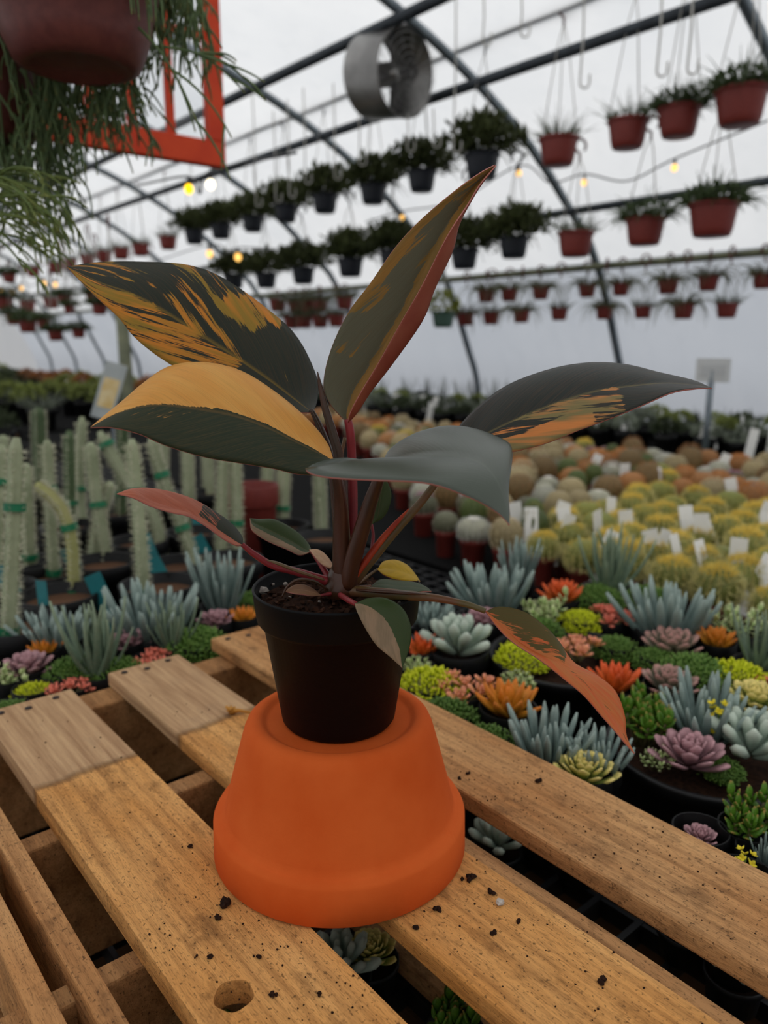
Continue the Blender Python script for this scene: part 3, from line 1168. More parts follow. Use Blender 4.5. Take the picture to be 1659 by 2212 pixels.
stalk([(672, 1190, .495), (690, 1215, .49), (712, 1250, .482)], [4, 6, 8], 'stalk_red')
stalk([(815, 1230, .492), (795, 1245, .488), (772, 1262, .48)], [3, 4, 5], 'stalk_green')
stalk([(802, 1266, .468), (785, 1268, .468), (760, 1270, .468)], [3, 4, 5], 'stalk_green')
stalk([(803, 1132, .505), (806, 1160, .503), (800, 1200, .498), (785, 1235, .49)], [3, 4, 4, 5], 'stalk_red')
stalk([(720, 1229, .482), (728, 1245, .48), (733, 1262, .478)], [3, 4, 5], 'stalk')
stalk([(693, 1286, .452), (706, 1284, .456), (722, 1280, .46)], [3, 4, 5], 'stalk_red')
stalk([(609, 1290, .444), (622, 1266, .444), (645, 1252, .446), (680, 1256, .45), (708, 1274, .456)], [2, 2.6, 3, 3, 3], 'stalk', 'aerial_root')
stalk([(745, 945, .53), (738, 985, .528), (742, 1040, .52), (750, 1240, .48)], [4, 5, 4, 4], 'stalk_green', 'leaf_stalk')

# crown of the plant where the stalks meet
mb = MB()
v, f, uv = tube([P(738, 1290, .466) - PB, P(738, 1270, .467) - PB, P(742, 1235, .468) - PB, P(745, 1200, .468) - PB], [0.011, 0.0115, 0.009, 0.004], 16)
mb.add(v, f, uv)
mb.build('stem', M['stalk'], plant)

#@@BG@@

# ================================================================== SUCCULENTS
def sm(name, c1, c2=None, tip=None, tip_at=.5, rough=0.5, rand=0.12, scale=14, trans=0.0):
    return simple(name, c1, c2, scale, rough, 0.3, tip=tip, tip_at=tip_at, rand=rand, trans=trans)


K = {
    'senecio': sm('blue_grey_leaf', (129, 147, 140), (112, 132, 127), (160, 176, 167), .6),
    'aloe': sm('grey_green_blade', (123, 140, 114), (101, 123, 101), (145, 160, 132), .6),
    'echeveria': sm('purple_leaf', (165, 123, 134), (145, 114, 114), (193, 147, 151), .6),
    'greyrose': sm('muted_rose_leaf', (140, 134, 116), (123, 123, 101), (187, 136, 127), .7),
    'orange': sm('amber_leaf', (224, 160, 50), (202, 136, 41), (237, 134, 46), .55, trans=.1),
    'rust': sm('rust_orange_leaf', (226, 114, 44), (193, 101, 37), (244, 99, 48), .5, trans=.1),
    'lime': sm('lime_yellow_leaf', (215, 226, 22), (182, 204, 17), (242, 244, 55), .4, trans=.15),
    'mound': sm('green_sedum_leaf', (85, 121, 48), (66, 101, 39), (110, 140, 61), .5),
    'peach': sm('peach_leaf', (244, 180, 114), (224, 165, 88), (245, 156, 127), .45, trans=.1),
    'coral': sm('coral_leaf', (228, 132, 101), (209, 121, 92), (245, 132, 110), .4, trans=.1),
    'pachy': sm('powdery_grey_green_leaf', (173, 189, 173), (154, 173, 156), (193, 204, 187), .6),
    'jade': sm('glossy_green_leaf', (101, 145, 44), (81, 123, 37), (154, 121, 55), .82, rough=.35, trans=.1),
    'aeonium': sm('variegated_leaf', (165, 176, 92), (138, 160, 81), (244, 220, 132), .6),
    'portul': sm('pale_green_leaf', (184, 202, 132), (156, 182, 110), (226, 228, 176), .5),
    'yflower': sm('yellow_petal', (245, 235, 66), (244, 215, 44), None, trans=.2),
    'stem': sm('succulent_stem', (121, 114, 77), (101, 92, 61)),
}


def unit_mesh(name, mat, *a, **k):
    mb = MB()
    v, f, uv = paddle(*a, **k)
    mb.add(v, f, uv)
    return mb.mesh(name, mat)


def leaf_m(az, el, r0=0.0, z0=0.0, sc=1.0, roll=0.0):
    """matrix putting a +Y leaf at azimuth az, elevation el, starting r0 from the axis"""
    return Matrix.Rotation(az, 4, 'Z') @ Matrix.Translation((0, r0, z0)) @ Matrix.Rotation(el, 4, 'X') @ Matrix.Rotation(roll, 4, 'Y') @ Matrix.Scale(sc, 4)


def proto(kind):
    """a unit-size succulent (radius about 1, growing from z = 0) as an unlinked list of (part name, mesh, matrix)"""
    r = random.Random(sum(map(ord, kind)))
    parts = []
    GA = 2.39996
    if kind == 'senecio':
        me = unit_mesh('leaf', K[kind], 1.25, 0.17, 0.13, 'finger', bend=0.35)
        for i in range(34):
            q = math.sqrt((i + .5) / 34)
            parts.append(('leaf', me, leaf_m(i * GA, math.radians(lerp(86, 42, q) + r.uniform(-8, 8)), 0.45 * q, 0.0, r.uniform(.75, 1.15))))
    elif kind == 'tallsen':
        me = unit_mesh('leaf', K['senecio'], 2.1, 0.2, 0.12, 'finger', bend=0.25)
        for i in range(26):
            q = math.sqrt((i + .5) / 26)
            parts.append(('leaf', me, leaf_m(i * GA, math.radians(lerp(88, 58, q) + r.uniform(-6, 6)), 0.3 * q, 0.0, r.uniform(.65, 1.1))))
    elif kind == 'aloe':
        me = unit_mesh('leaf', K[kind], 2.0, 0.3, 0.12, 'blade', bend=0.45, cup=.1)
        for i in range(22):
            q = (i + .5) / 22
            parts.append(('leaf', me, leaf_m(i * GA, math.radians(lerp(86, 46, q) + r.uniform(-6, 6)), 0.12 * q, 0.0, r.uniform(.75, 1.1))))
    elif kind in ('echeveria', 'greyrose', 'aeonium'):
        me = unit_mesh('leaf', K[kind], 0.95, 0.5, 0.10, 'spoon', bend=0.55, cup=0.12)
        n = 36 if kind != 'aeonium' else 44
        for i in range(n):
            q = 1 - (i / n)
            parts.append(('leaf', me, leaf_m(i * GA, math.radians(lerp(80, 8, q ** 0.8) + r.uniform(-4, 4)), 0.05, 0.28 * (1 - q) + 0.1, lerp(0.35, 1.05, q ** .7))))
    elif kind in ('orange', 'rust'):
        me = unit_mesh('leaf', K[kind], 1.0, 0.36, 0.16, 'point', bend=0.4)
        for i in range(24):
            q = 1 - i / 24
            parts.append(('leaf', me, leaf_m(i * GA, math.radians(lerp(84, 22, q ** .8) + r.uniform(-6, 6)), 0.05, 0.15 * (1 - q) + .1, lerp(.6, 1.05, q ** .6))))
    elif kind in ('peach', 'coral'):
        me = unit_mesh('leaf', K[kind], 0.36, 0.2, 0.07, 'spoon', bend=0.5, cup=.1)
        for c in range(6):
            az = c * 1.0472 + r.uniform(-.2, .2)
            q = 0.0 if c == 0 else 0.58
            cx, cy, cz = q * math.cos(az), q * math.sin(az), 0.45 - 0.15 * q + r.uniform(-.05, .08)
            for i in range(14):
                u = 1 - i / 14
                m_ = Matrix.Translation((cx, cy, cz)) @ Matrix.Rotation(0.5 * q, 4, Vector((-cy, cx, 0.001)).normalized()) @ leaf_m(i * GA, math.radians(lerp(78, 8, u)), .02, .06 * (1 - u), lerp(.5, 1.15, u))
                parts.append(('leaf', me, m_))
        mb = MB()
        for c in range(6):
            az = c * 1.0472
            q = 0.0 if c == 0 else 0.55
            v, f, uv = tube([(0, 0, -.1), (q * .6 * math.cos(az), q * .6 * math.sin(az), .2), (q * math.cos(az), q * math.sin(az), .45)], .05, 6)
            mb.add(v, f, uv)
        parts.append(('stem', mb.mesh('stem', K['stem']), Matrix()))
    elif kind == 'pachy':
        me = unit_mesh('leaf', K[kind], 1.0, 0.42, 0.26, 'spoon', bend=0.35)
        for i in range(18):
            q = 1 - i / 18
            parts.append(('leaf', me, leaf_m(i * GA, math.radians(lerp(82, 18, q ** .8) + r.uniform(-5, 5)), .06, .25 * (1 - q) + .12, lerp(.55, 1.0, q ** .5))))
    elif kind == 'jade':
        me = unit_mesh('leaf', K[kind], 0.42, 0.32, 0.09, 'oval', bend=0.3)
        mb = MB()
        for c in range(9):
            az = c * GA
            q = math.sqrt(c / 9) * .75
            top = Vector((q * math.cos(az), q * math.sin(az), r.uniform(.7, 1.5)))
            v, f, uv = tube([(top.x * .3, top.y * .3, -.1), (top.x * .8, top.y * .8, top.z * .6), top], [.07, .05, .03], 6)
            mb.add(v, f, uv)
            for i in range(9):
                u = i / 8
                m_ = Matrix.Translation(Vector((top.x * .8, top.y * .8, top.z * .45)).lerp(top, u)) @ leaf_m(i * GA, math.radians(lerp(10, 70, u)), .02, 0, r.uniform(.8, 1.2))
                parts.append(('leaf', me, m_))
        parts.append(('stem', mb.mesh('stem', K['stem']), Matrix()))
    elif kind == 'portul':
        me = unit_mesh('leaf', K[kind], 0.26, 0.2, 0.05, 'oval', bend=0.3)
        mb = MB()
        for c in range(11):
            az = c * GA
            q = math.sqrt(c / 11) * .95
            top = Vector((q * math.cos(az), q * math.sin(az), r.uniform(.5, 1.2)))
            v, f, uv = tube([(top.x * .2, top.y * .2, -.1), (top.x * .7, top.y * .7, top.z * .6), top], [.04, .03, .015], 5)
            mb.add(v, f, uv)
            for i in range(8):
                u = i / 7
                m_ = Matrix.Translation(Vector((top.x * .7, top.y * .7, top.z * .4)).lerp(top, u)) @ leaf_m(i * GA, math.radians(lerp(5, 60, u)), .01, 0, r.uniform(.7, 1.2))
                parts.append(('leaf', me, m_))
        parts.append(('stem', mb.mesh('stem', K['stem']), Matrix()))
    elif kind in ('lime', 'mound'):
        mb = MB()
        lv = paddle(0.16, 0.085, 0.07, 'finger', m=4, n=5)
        for i in range(420):
            u = (i + .5) / 420
            el = math.acos(1 - u * 0.98)
            az = i * GA
            k = 1 + .12 * math.sin(az * 3.1) * math.sin(el * 5) + r.uniform(-.06, .06)
            p = Vector((math.sin(el) * math.cos(az) * k * .86, math.sin(el) * math.sin(az) * k * .86, math.cos(el) * .58 * k))
            m_ = Matrix.Translation(p) @ leaf_m(az - math.pi / 2 + r.uniform(-.8, .8), math.pi / 2 - el * .75 + r.uniform(-.5, .5))
            mb.add(lv[0], lv[1], lv[2], m_)
        parts.append(('foliage', mb.mesh('foliage', K[kind]), Matrix()))
        mb = MB()
        v, f, uv = lathe([(0, -.15), (.7, -.15), (.8, .05), (.72, .28), (.45, .48), (0, .54)], 14)
        mb.add(v, f, uv)
        parts.append(('stem', mb.mesh('stem', K['mound' if kind == 'mound' else 'stem']), Matrix()))
    elif kind == 'yflower':
        pe = unit_mesh('petal', K[kind], 0.2, 0.17, 0.04, 'oval', bend=.3, m=5)
        mb = MB()
        v, f, uv = tube([(0, 0, -.2), (.05, 0, .8), (0, 0, 1.5)], [.06, .05, .03], 6)
        mb.add(v, f, uv)
        parts.append(('stem', mb.mesh('stem', K['mound']), Matrix()))
        for c in range(16):
            u = c / 15
            az = c * GA
            ctr = Vector((.36 * (1 - .4 * u) * math.cos(az), .36 * (1 - .4 * u) * math.sin(az), lerp(.35, 1.65, u)))
            for i in range(4):
                m_ = Matrix.Translation(ctr) @ Matrix.Rotation(.9 * (1 - .6 * u), 4, Vector((-math.sin(az), math.cos(az), 0))) @ leaf_m(i * math.pi / 2 + c, .45)
                parts.append(('petal', pe, m_))
    return parts


PROTO = {}
POT_ME = None


def pot_profile(rt, rb, h, rim=0.2):
    return [(0, 0.0), (rb, 0.0), (lerp(rb, rt * .92, 1 - rim), h * (1 - rim)), (rt * .97, h * (1 - rim)), (rt, h * (1 - rim) + .01 * h), (rt, h), (rt * .93, h), (rt * .88, h * .86), (0, h * .86)]


def unit_pot(mat, name='pot', n=24, soil=None):
    mb = MB()
    pr = pot_profile(1, .78, 1)
    v, f, uv = lathe(pr[:-1] + [(0.0, .86)], n)
    mis = None
    mb.add(v, f, uv)
    me = mb.mesh(name, [mat] + ([soil] if soil else []))
    if soil:
        for p in me.polygons:
            if all(abs(me.vertices[i].co.z - .86) < 1e-4 for i in p.vertices):
                p.material_index = 1
    return me


POT_BLACK = unit_pot(M['blackpot2'], soil=M['soil'])
POT_RED = unit_pot(M['redpot'], soil=M['gravel'], n=16)
POT_GRAVEL = unit_pot(M['blackpot2'], soil=M['gravel'], n=28)
POT_GREEN = unit_pot(simple('green_pot_plastic', (70, 96, 84), None), soil=M['soil'])

SUCC_TEXT = {
    'senecio': ('blue_chalkstick', 'blue grey finger leaved succulent', 'succulent'),
    'tallsen': ('tall_chalkstick', 'tall upright blue grey succulent', 'succulent'),
    'aloe': ('upright_aloe', 'grey green upright bladed succulent', 'succulent'),
    'echeveria': ('purple_echeveria', 'purple rosette succulent', 'succulent'),
    'greyrose': ('muted_rosette', 'muted green rosette with rosy tips', 'succulent'),
    'orange': ('amber_sedum', 'amber pointed leaved succulent', 'succulent'),
    'rust': ('rust_orange_sedum', 'rust orange pointed succulent', 'succulent'),
    'lime': ('lime_sedum', 'bright lime yellow sedum mound', 'succulent'),
    'mound': ('green_sedum', 'dark green low sedum mound', 'succulent'),
    'peach': ('peach_rosettes', 'cluster of peach coloured rosettes', 'succulent'),
    'coral': ('coral_rosettes', 'cluster of coral pink rosettes', 'succulent'),
    'pachy': ('moonstone_succulent', 'thick powdery grey green succulent', 'succulent'),
    'jade': ('jade_plant', 'glossy green jade plant', 'succulent'),
    'aeonium': ('variegated_rosette', 'yellow edged variegated rosette', 'succulent'),
    'portul': ('pale_green_bush', 'pale green small leaved succulent bush', 'succulent'),
    'yflower': ('yellow_kalanchoe', 'spike of small yellow flowers', 'flower'),
}
SOIL = -0.048


def succulent(kind, px, py, wpx, where, zc=None, soil=SOIL, pot=True, dk=1.0):
    if kind not in PROTO:
        PROTO[kind] = proto(kind)
    R0 = wpx / 2 * 1.22
    hk = {'senecio': .55, 'tallsen': 1.0, 'aloe': .9, 'lime': .3, 'mound': .3, 'jade': .7, 'yflower': .9, 'pachy': .45, 'portul': .55}.get(kind, .35)
    z = soil
    for _ in range(3):
        p = Z(px, py, z)
        dep = p.y * CP + (CAM_H - p.z) * SP
        R = R0 * dep / F_PX
        z = soil + R * hk
    nm, txt, ct = SUCC_TEXT[kind]
    root = thing(nm, txt + ' ' + where, ct, (p.x, p.y, soil), random.Random(int(px * 3 + py)).uniform(0, 6.28), 'succulents on the potting bench')
    root.scale = (R, R, R)
    for pn, me, m_ in PROTO[kind]:
        o = obj(pn, me, root)
        o.matrix_local = m_
        if pn == 'foliage':
            o['kind'] = 'stuff'
    if pot:
        pr = max(0.022, min(0.045, R * .75))
        o = obj('pot', POT_BLACK, root, (0, 0, (BENCH - soil) / R))
        h = (soil - BENCH) / .86
        o.scale = (pr / R, pr / R, h / R)
    return root


# the two wide black bowls, and a few nursery pots
def bowl(px, py, rad, label, h=0.098, top=-0.035):
    p = Z(px, py, top)
    mb = MB()
    k = rad
    prof = [(0, 0), (k * .74, 0), (k * .80, .006), (k * .955, h - .012), (k * 1.0, h - .011), (k * 1.01, h - .002), (k, h), (k * .95, h), (k * .93, h - .012), (k * .92, h - .014)]
    v, f, uv = lathe(prof, 48)
    mb.add(v, f, uv)
    root = thing('planting_bowl', label, 'planter', (p.x, p.y, BENCH))
    mb.build('bowl', M['blackpot2'], root)
    mb = MB()
    rr = random.Random(int(px))
    vs, fs = [(0, 0, h - .012)], []
    for i in range(1, 7):
        for j in range(28):
            a = 6.28319 * j / 28
            vs.append((k * .93 * i / 6 * math.cos(a), k * .93 * i / 6 * math.sin(a), h - .014 + rr.uniform(-.003, .003)))
    for j in range(28):
        fs.append((0, 1 + j, 1 + (j + 1) % 28))
    for i in range(5):
        for j in range(28):
            a0, a1 = 1 + i * 28 + j, 1 + i * 28 + (j + 1) % 28
            fs.append((a0, a0 + 28, a1 + 28, a1))
    mb.add(vs, fs)
    mb.build('soil', M['soil'], root)
    return root


bowl(1525, 1600, 0.092, 'wide black bowl holding the large purple rosette and grey green succulents')
bowl(1222, 1402, 0.095, 'wide black bowl behind the long orange drooping leaf')
bowl(1372, 1372, 0.055, 'small black pot of bare soil under the coral rosettes', 0.085, -0.045)

BS = -0.047
SUC = [
    ('mound', 1560, 1660, 80, 'between the purple rosette and thick grey succulent', False),
    ('mound', 1440, 1560, 90, 'behind the large purple rosette', False),
    ('portul', 1420, 1640, 70, 'at the rim of the wide bowl', False),
    ('echeveria', 1488, 1635, 150, 'in front of the yellow flowers in the wide bowl', False),
    ('pachy', 1622, 1600, 170, 'beside the large purple rosette', False),
    ('senecio', 1528, 1545, 165, 'rising behind the large purple rosette', False),
    ('yflower', 1550, 1560, 100, 'between the purple rosette and thick grey succulent', False),
    ('aeonium', 1630, 1515, 120, 'behind the thick grey succulent', True),
    ('jade', 1395, 1560, 120, 'behind the tip of the long orange leaf', False),
    ('jade', 1615, 1775, 120, 'near the edge of the front pallet board', True),
    ('tallsen', 1655, 1845, 50, 'beside the small yellow blooms by the front board', True),
    ('yflower', 1608, 1880, 95, 'close to the front pallet board', True),
    ('echeveria', 1512, 1812, 75, 'half hidden behind the front pallet board', True),
    ('senecio', 1185, 1605, 150, 'against the pallet board, nearest the terracotta pot', True),
    ('senecio', 1290, 1635, 120, 'just behind the yellow edged rosette', True),
    ('aeonium', 1262, 1672, 130, 'hugging the pallet board edge', True),
    ('orange', 1098, 1528, 140, 'in front of the big black bowl', True),
    ('peach', 1005, 1490, 130, 'next to the bright lime mound by the pallet', True),
    ('lime', 930, 1480, 130, 'nearest the black nursery pot', True),
    ('mound', 965, 1545, 120, 'against the pallet beside the lime mound', True),
    ('mound', 1050, 1600, 110, 'against the pallet below the amber succulent', True),
    ('peach', 1248, 1405, 115, 'above the long orange leaf', False),
    ('rust', 1330, 1480, 120, 'behind the curve of the long orange leaf', True),
    ('lime', 1133, 1415, 105, 'in the big black bowl', False),
    ('pachy', 990, 1385, 150, 'to the side of the big black bowl', True),
    ('rust', 915, 1405, 90, 'right beside the black nursery pot', True),
    ('senecio', 1068, 1280, 140, 'beyond the dark empty grid', True),
    ('echeveria', 1045, 1342, 85, 'under the stalk of the long orange leaf', True),
    ('rust', 1213, 1290, 95, 'beneath the golden cacti', True),
    ('aloe', 1318, 1225, 130, 'in front of the golden cacti', True),
    ('tallsen', 1120, 1220, 80, 'at the corner of the cactus block', True),
    ('senecio', 1448, 1330, 160, 'in front of the yellow block', True),
    ('coral', 1318, 1335, 100, 'over the small pot of bare soil', True),
    ('lime', 1253, 1342, 85, 'left of the coral rosettes', True),
    ('portul', 1175, 1320, 100, 'between purple rosette and lime mound', True),
    ('greyrose', 1452, 1400, 125, 'in the middle of the succulents', True),
    ('mound', 1500, 1450, 130, 'behind the right hand lime mound', True),
    ('mound', 1420, 1425, 90, 'beside the small black pot', True),
    ('lime', 1592, 1460, 115, 'nearest the frame edge', True),
    ('orange', 1548, 1390, 90, 'below the pale green bush', True),
    ('portul', 1590, 1345, 120, 'under the golden cacti', True),
    ('aloe', 1645, 1395, 120, 'at the frame edge below the yellow block', True),
    ('greyrose', 1445, 1482, 120, 'beside the rust orange succulent', True),
    ('coral', 1660, 1480, 80, 'cut by the frame edge', True),
    ('mound', 1330, 1400, 90, 'behind the peach rosettes', True),
    ('mound', 1165, 1360, 90, 'behind the big black bowl', True),
    ('mound', 1290, 1290, 100, 'beside the upright grey blades', True),
    ('mound', 1400, 1290, 90, 'beneath the front golden cacti', True),
    ('senecio', 930, 1335, 80, 'peeping past the rim of the nursery pot', True),
    ('portul', 900, 1440, 70, 'tucked behind the nursery pot', True),
    ('portul', 1120, 1470, 70, 'inside the big black bowl', False),
    # left side, beyond the pallet ends
    ('senecio', 125, 1365, 120, 'in front of the leftmost column cactus', True),
    ('aloe', 205, 1395, 150, 'tallest of the plants behind the pallet end', True),
    ('senecio', 325, 1335, 160, 'behind the middle board end', True),
    ('echeveria', 278, 1390, 85, 'behind the pallet boards', True),
    ('echeveria', 60, 1445, 105, 'at the frame edge behind the pallet', True),
    ('echeveria', 468, 1345, 80, 'near the far end of the third board', True),
    ('tallsen', 478, 1265, 110, 'between column cacti and black pot', True),
    ('orange', 525, 1338, 70, 'beside the rim of the nursery pot', True),
    ('orange', 98, 1408, 75, 'below the leftmost chalkstick', True),
    ('mound', 425, 1388, 120, 'behind the pallet stringer', True),
    ('mound', 545, 1300, 80, 'behind the nursery pot rim', True),
    ('lime', 72, 1498, 80, 'at the end of the near deck board', True),
    ('portul', 12, 1462, 90, 'in the corner behind the pallet', True),
    ('coral', 322, 1428, 90, 'touching the end of the middle board', True),
    ('coral', 150, 1492, 90, 'touching the end of the near deck board', True),
    ('aloe', 372, 1362, 100, 'leaning beside the purple rosette', True),
    ('mound', 160, 1450, 110, 'under the tallest grey blades', True),
    ('mound', 260, 1450, 100, 'between two board ends', True),
    ('mound', 20, 1540, 90, 'below the pale bush', True),
]
for kind, px, py, wpx, where, pot in SUC:
    succulent(kind, px, py, wpx, where, soil=BS if not pot else SOIL, pot=pot)
# plants seen down through the gaps between the boards, standing low on the grid
for kind, px, py, wpx, where in (('pachy', 735, 2075, 150, 'seen in the gap under the terracotta rim'), ('aeonium', 800, 2060, 110, 'under the terracotta rim in the gap'),
                                 ('jade', 985, 2200, 130, 'in the gap at the frame bottom'),
                                 ('pachy', 1075, 1810, 120, 'in the gap beside the terracotta pot'), ('jade', 400, 2195, 100, 'beneath the bored board'),
                                 ('pachy', 1590, 2085, 110, 'in the gap under the front board'), ('greyrose', 1480, 1995, 90, 'in the gap under the front board')):
    succulent(kind, px, py, wpx, where, soil=-0.118, pot=True)

gp = G(0.335, 0.150, -0.045)
gd = gp.y * CP + (CAM_H - gp.z) * SP
succulent('jade', 829.5 + F_PX * gp.x / gd, 1106 - F_PX * (gp.y * SP + (gp.z - CAM_H) * CP) / gd, 125, 'seen in the gap beside the bored board', soil=-0.085)

# ================================================================== ROUND CACTI
def cactus_proto(kind):
    r = random.Random(sum(map(ord, kind)) * 3)
    spec = {
        'golden': dict(h=.86, ribs=16, body=(134, 138, 68), spine=(245, 234, 158), spine2=(242, 212, 104), n=900, L=.36, up=.3, w=.026),
        'brown': dict(h=1.15, ribs=14, body=(128, 104, 66), spine=(192, 142, 96), n=560, L=.20, up=.1),
        'tan': dict(h=1.05, ribs=18, body=(176, 158, 116), spine=(245, 226, 186), n=620, L=.17, up=.1),
        'green': dict(h=1.3, ribs=12, body=(85, 99, 50), spine=(176, 165, 94), n=300, L=.14, up=.1),
        'white': dict(h=.8, ribs=18, body=(180, 178, 156), spine=(245, 245, 235), n=640, L=.16, up=.2),
        'rust': dict(h=.95, ribs=16, body=(176, 122, 72), spine=(236, 160, 90), n=600, L=.22, up=.2),
        'bloom': dict(h=.85, ribs=16, body=(114, 114, 90), spine=(220, 209, 187), n=380, L=.14, up=.2),
    }[kind]
    H_ = spec['h']
    nseg, nr = spec['ribs'] * 2, 9
    vs, fs = [(0, 0, -.1)], []
    for i in range(1, nr):
        b = math.pi * i / nr
        for j in range(nseg):
            a = 2 * math.pi * j / nseg
            k = (1.0 if j % 2 == 0 else .88) * math.sin(b) ** .8
            vs.append((k * math.cos(a), k * math.sin(a), H_ * (1 - math.cos(b)) - .1))
    vs.append((0, 0, 2 * H_ - .16))
    for j in range(nseg):
        fs.append((0, 1 + (j + 1) % nseg, 1 + j))
        fs.append((len(vs) - 1, 1 + (nr - 2) * nseg + j, 1 + (nr - 2) * nseg + (j + 1) % nseg))
    for i in range(nr - 2):
        for j in range(nseg):
            a0, a1 = 1 + i * nseg + j, 1 + i * nseg + (j + 1) % nseg
            fs.append((a0, a1, a1 + nseg, a0 + nseg))
    mb = MB()
    mb.add(vs, fs)
    body = mb.mesh('body', sm('cactus_body_' + kind, spec['body'], [x * .85 for x in spec['body']], None, rand=.18))
    mb = MB()
    sp = MB()
    for i in range(spec['n']):
        u = lerp(.06, .82, (i + .5) / spec['n'])
        b = math.acos(1 - 2 * (1 - u)) if False else math.pi * (1 - lerp(.02, .75, ((i + .5) / spec['n']) ** .8))
        rib = r.randrange(spec['ribs'])
        a = 2 * math.pi * rib / spec['ribs'] + r.uniform(-.05, .05)
        k = math.sin(b) ** .8
        p = Vector((k * math.cos(a), k * math.sin(a), H_ * (1 - math.cos(b)) - .1))
        nrm = Vector((k * math.cos(a), k * math.sin(a), -math.cos(b) / H_)).normalized()
        d = (nrm + Vector((r.uniform(-1, 1), r.uniform(-1, 1), r.uniform(-1, 1) + spec['up'])) * .75).normalized()
        n1, n2 = frame_of(d)
        w_ = spec.get('w', .02)
        L_ = spec['L'] * r.uniform(.7, 1.25)
        sp.add([p + n1 * w_, p - n1 * w_ * .5 + n2 * w_ * .87, p - n1 * w_ * .5 - n2 * w_ * .87, p + d * L_], [(0, 1, 3), (1, 2, 3), (2, 0, 3)], mi=1 if (i / spec['n'] < .22 and 'spine2' in spec) else 0)
    mats = [sm('cactus_spines_' + kind, spec['spine'], [x * .86 for x in spec['spine']], None, rand=.1, trans=.15)]
    if 'spine2' in spec:
        mats.append(sm('cactus_crown_spines', spec['spine2']))
    spines = sp.mesh('spines', mats, False)
    parts = [('body', body), ('spines', spines)]
    if kind == 'bloom':
        mb = MB()
        for i in range(22):
            a = 2 * math.pi * i / 11
            b = .55 if i < 11 else .8
            v, f, uv = paddle(.26, .16, .05, 'oval', m=4, n=5)
            mb.add(v, f, uv, Matrix.Translation((b * .6 * math.cos(a), b * .6 * math.sin(a), H_ * 1.82 - .1 - b * .25)) @ leaf_m(a - math.pi / 2, .9 if i < 11 else .4))
        parts.append(('flower_ring', mb.mesh('flower_ring', sm('magenta_petal', (214, 84, 172), (196, 70, 160), trans=.2))))
    if kind == 'white':
        mb = MB()
        v, f, uv = lathe([(0, H_ * 1.93 - .1), (.3, H_ * 1.9 - .1), (.42, H_ * 1.8 - .1), (.3, H_ * 1.72 - .1)], 12)
        mb.add(v, f, uv)
        parts.append(('woolly_crown', mb.mesh('woolly_crown', sm('white_wool', (228, 222, 210)))))
    return parts


CP_ = {}
CTXT = {'golden': 'golden spined barrel cactus', 'brown': 'dark brown spined round cactus', 'tan': 'tan fuzzy domed cactus', 'green': 'olive green short column cactus',
        'white': 'white spined button cactus', 'rust': 'rusty orange spined cactus', 'bloom': 'magenta flowered grey cactus'}


def cactus(kind, p, R, label, group, pot=POT_RED, pot_h=0.062, z0=BENCH):
    if kind not in CP_:
        CP_[kind] = cactus_proto(kind)
    nm = {'golden': 'golden_barrel_cactus', 'brown': 'brown_cactus', 'tan': 'tan_cactus', 'green': 'green_cactus', 'white': 'white_cactus', 'rust': 'rust_cactus', 'bloom': 'flowering_cactus'}[kind]
    rr = random.Random(int(p.x * 1e4 + p.y * 77))
    root = thing(nm, label, 'cactus', (p.x, p.y, z0), rr.uniform(0, 6), group)
    for pn, me in CP_[kind]:
        o = obj(pn, me, root, (0, 0, pot_h * .86))
        o.scale = (R, R, R * rr.uniform(.9, 1.15))
        if pn == 'spines':
            o['kind'] = 'stuff'
    o = obj('pot', pot, root)
    pr = max(.026, R * .82)
    o.scale = (pr, pr, pot_h)
    return root


r = random.Random(21)
row = 0
lat = 1.205
spc = 0.092
while lat < 2.56:
    row += 1
    cnt = {}
    i = 0
    s = 3.7
    while s > 0.2:
        s -= spc * (1.06 if lat > 1.7 else 1.0)
        jx, jl = r.uniform(-.007, .007), r.uniform(-.007, .007)
        p = G(s + jx, lat + jl, 0)
        # what the camera frames
        dep = p.y * CP + (CAM_H + .05) * SP
        px = 829.5 + F_PX * p.x / dep
        if px < (905 - (lat - 1.2) * 150 if lat < 2.3 else 560) or px > 1700:
            continue
        yel = lat < 1.9 and s < 1.02 + (lat - 1.3) * .15
        if lat < 1.36 and s > 1.28 and r.random() < .25:
            continue
        if yel:
            kind = 'golden'
        elif lat < 1.8:
            kind = r.choice(['tan', 'tan', 'green', 'white', 'brown', 'white', 'bloom', 'green', 'tan'])
        else:
            kind = r.choice(['brown', 'tan', 'rust', 'green', 'tan', 'tan', 'rust', 'white', 'bloom', 'rust', 'golden', 'white', 'tan'])
        cnt[kind] = cnt.get(kind, 0) + 1
        grp = 'golden cacti in the yellow block' if yel else 'mixed round cacti on the green bench'
        lab = '%s, %s of its kind from the column cacti in %s row' % (CTXT[kind], ordw(cnt[kind]), ordw(row))
        R = {'golden': .0345, 'brown': .036, 'tan': .037, 'green': .029, 'white': .033, 'rust': .036, 'bloom': .032}[kind] * r.uniform(.88, 1.15)
        cactus(kind, p, R, lab, grp)
    lat += spc * (1.0 if lat < 1.7 else 1.12)

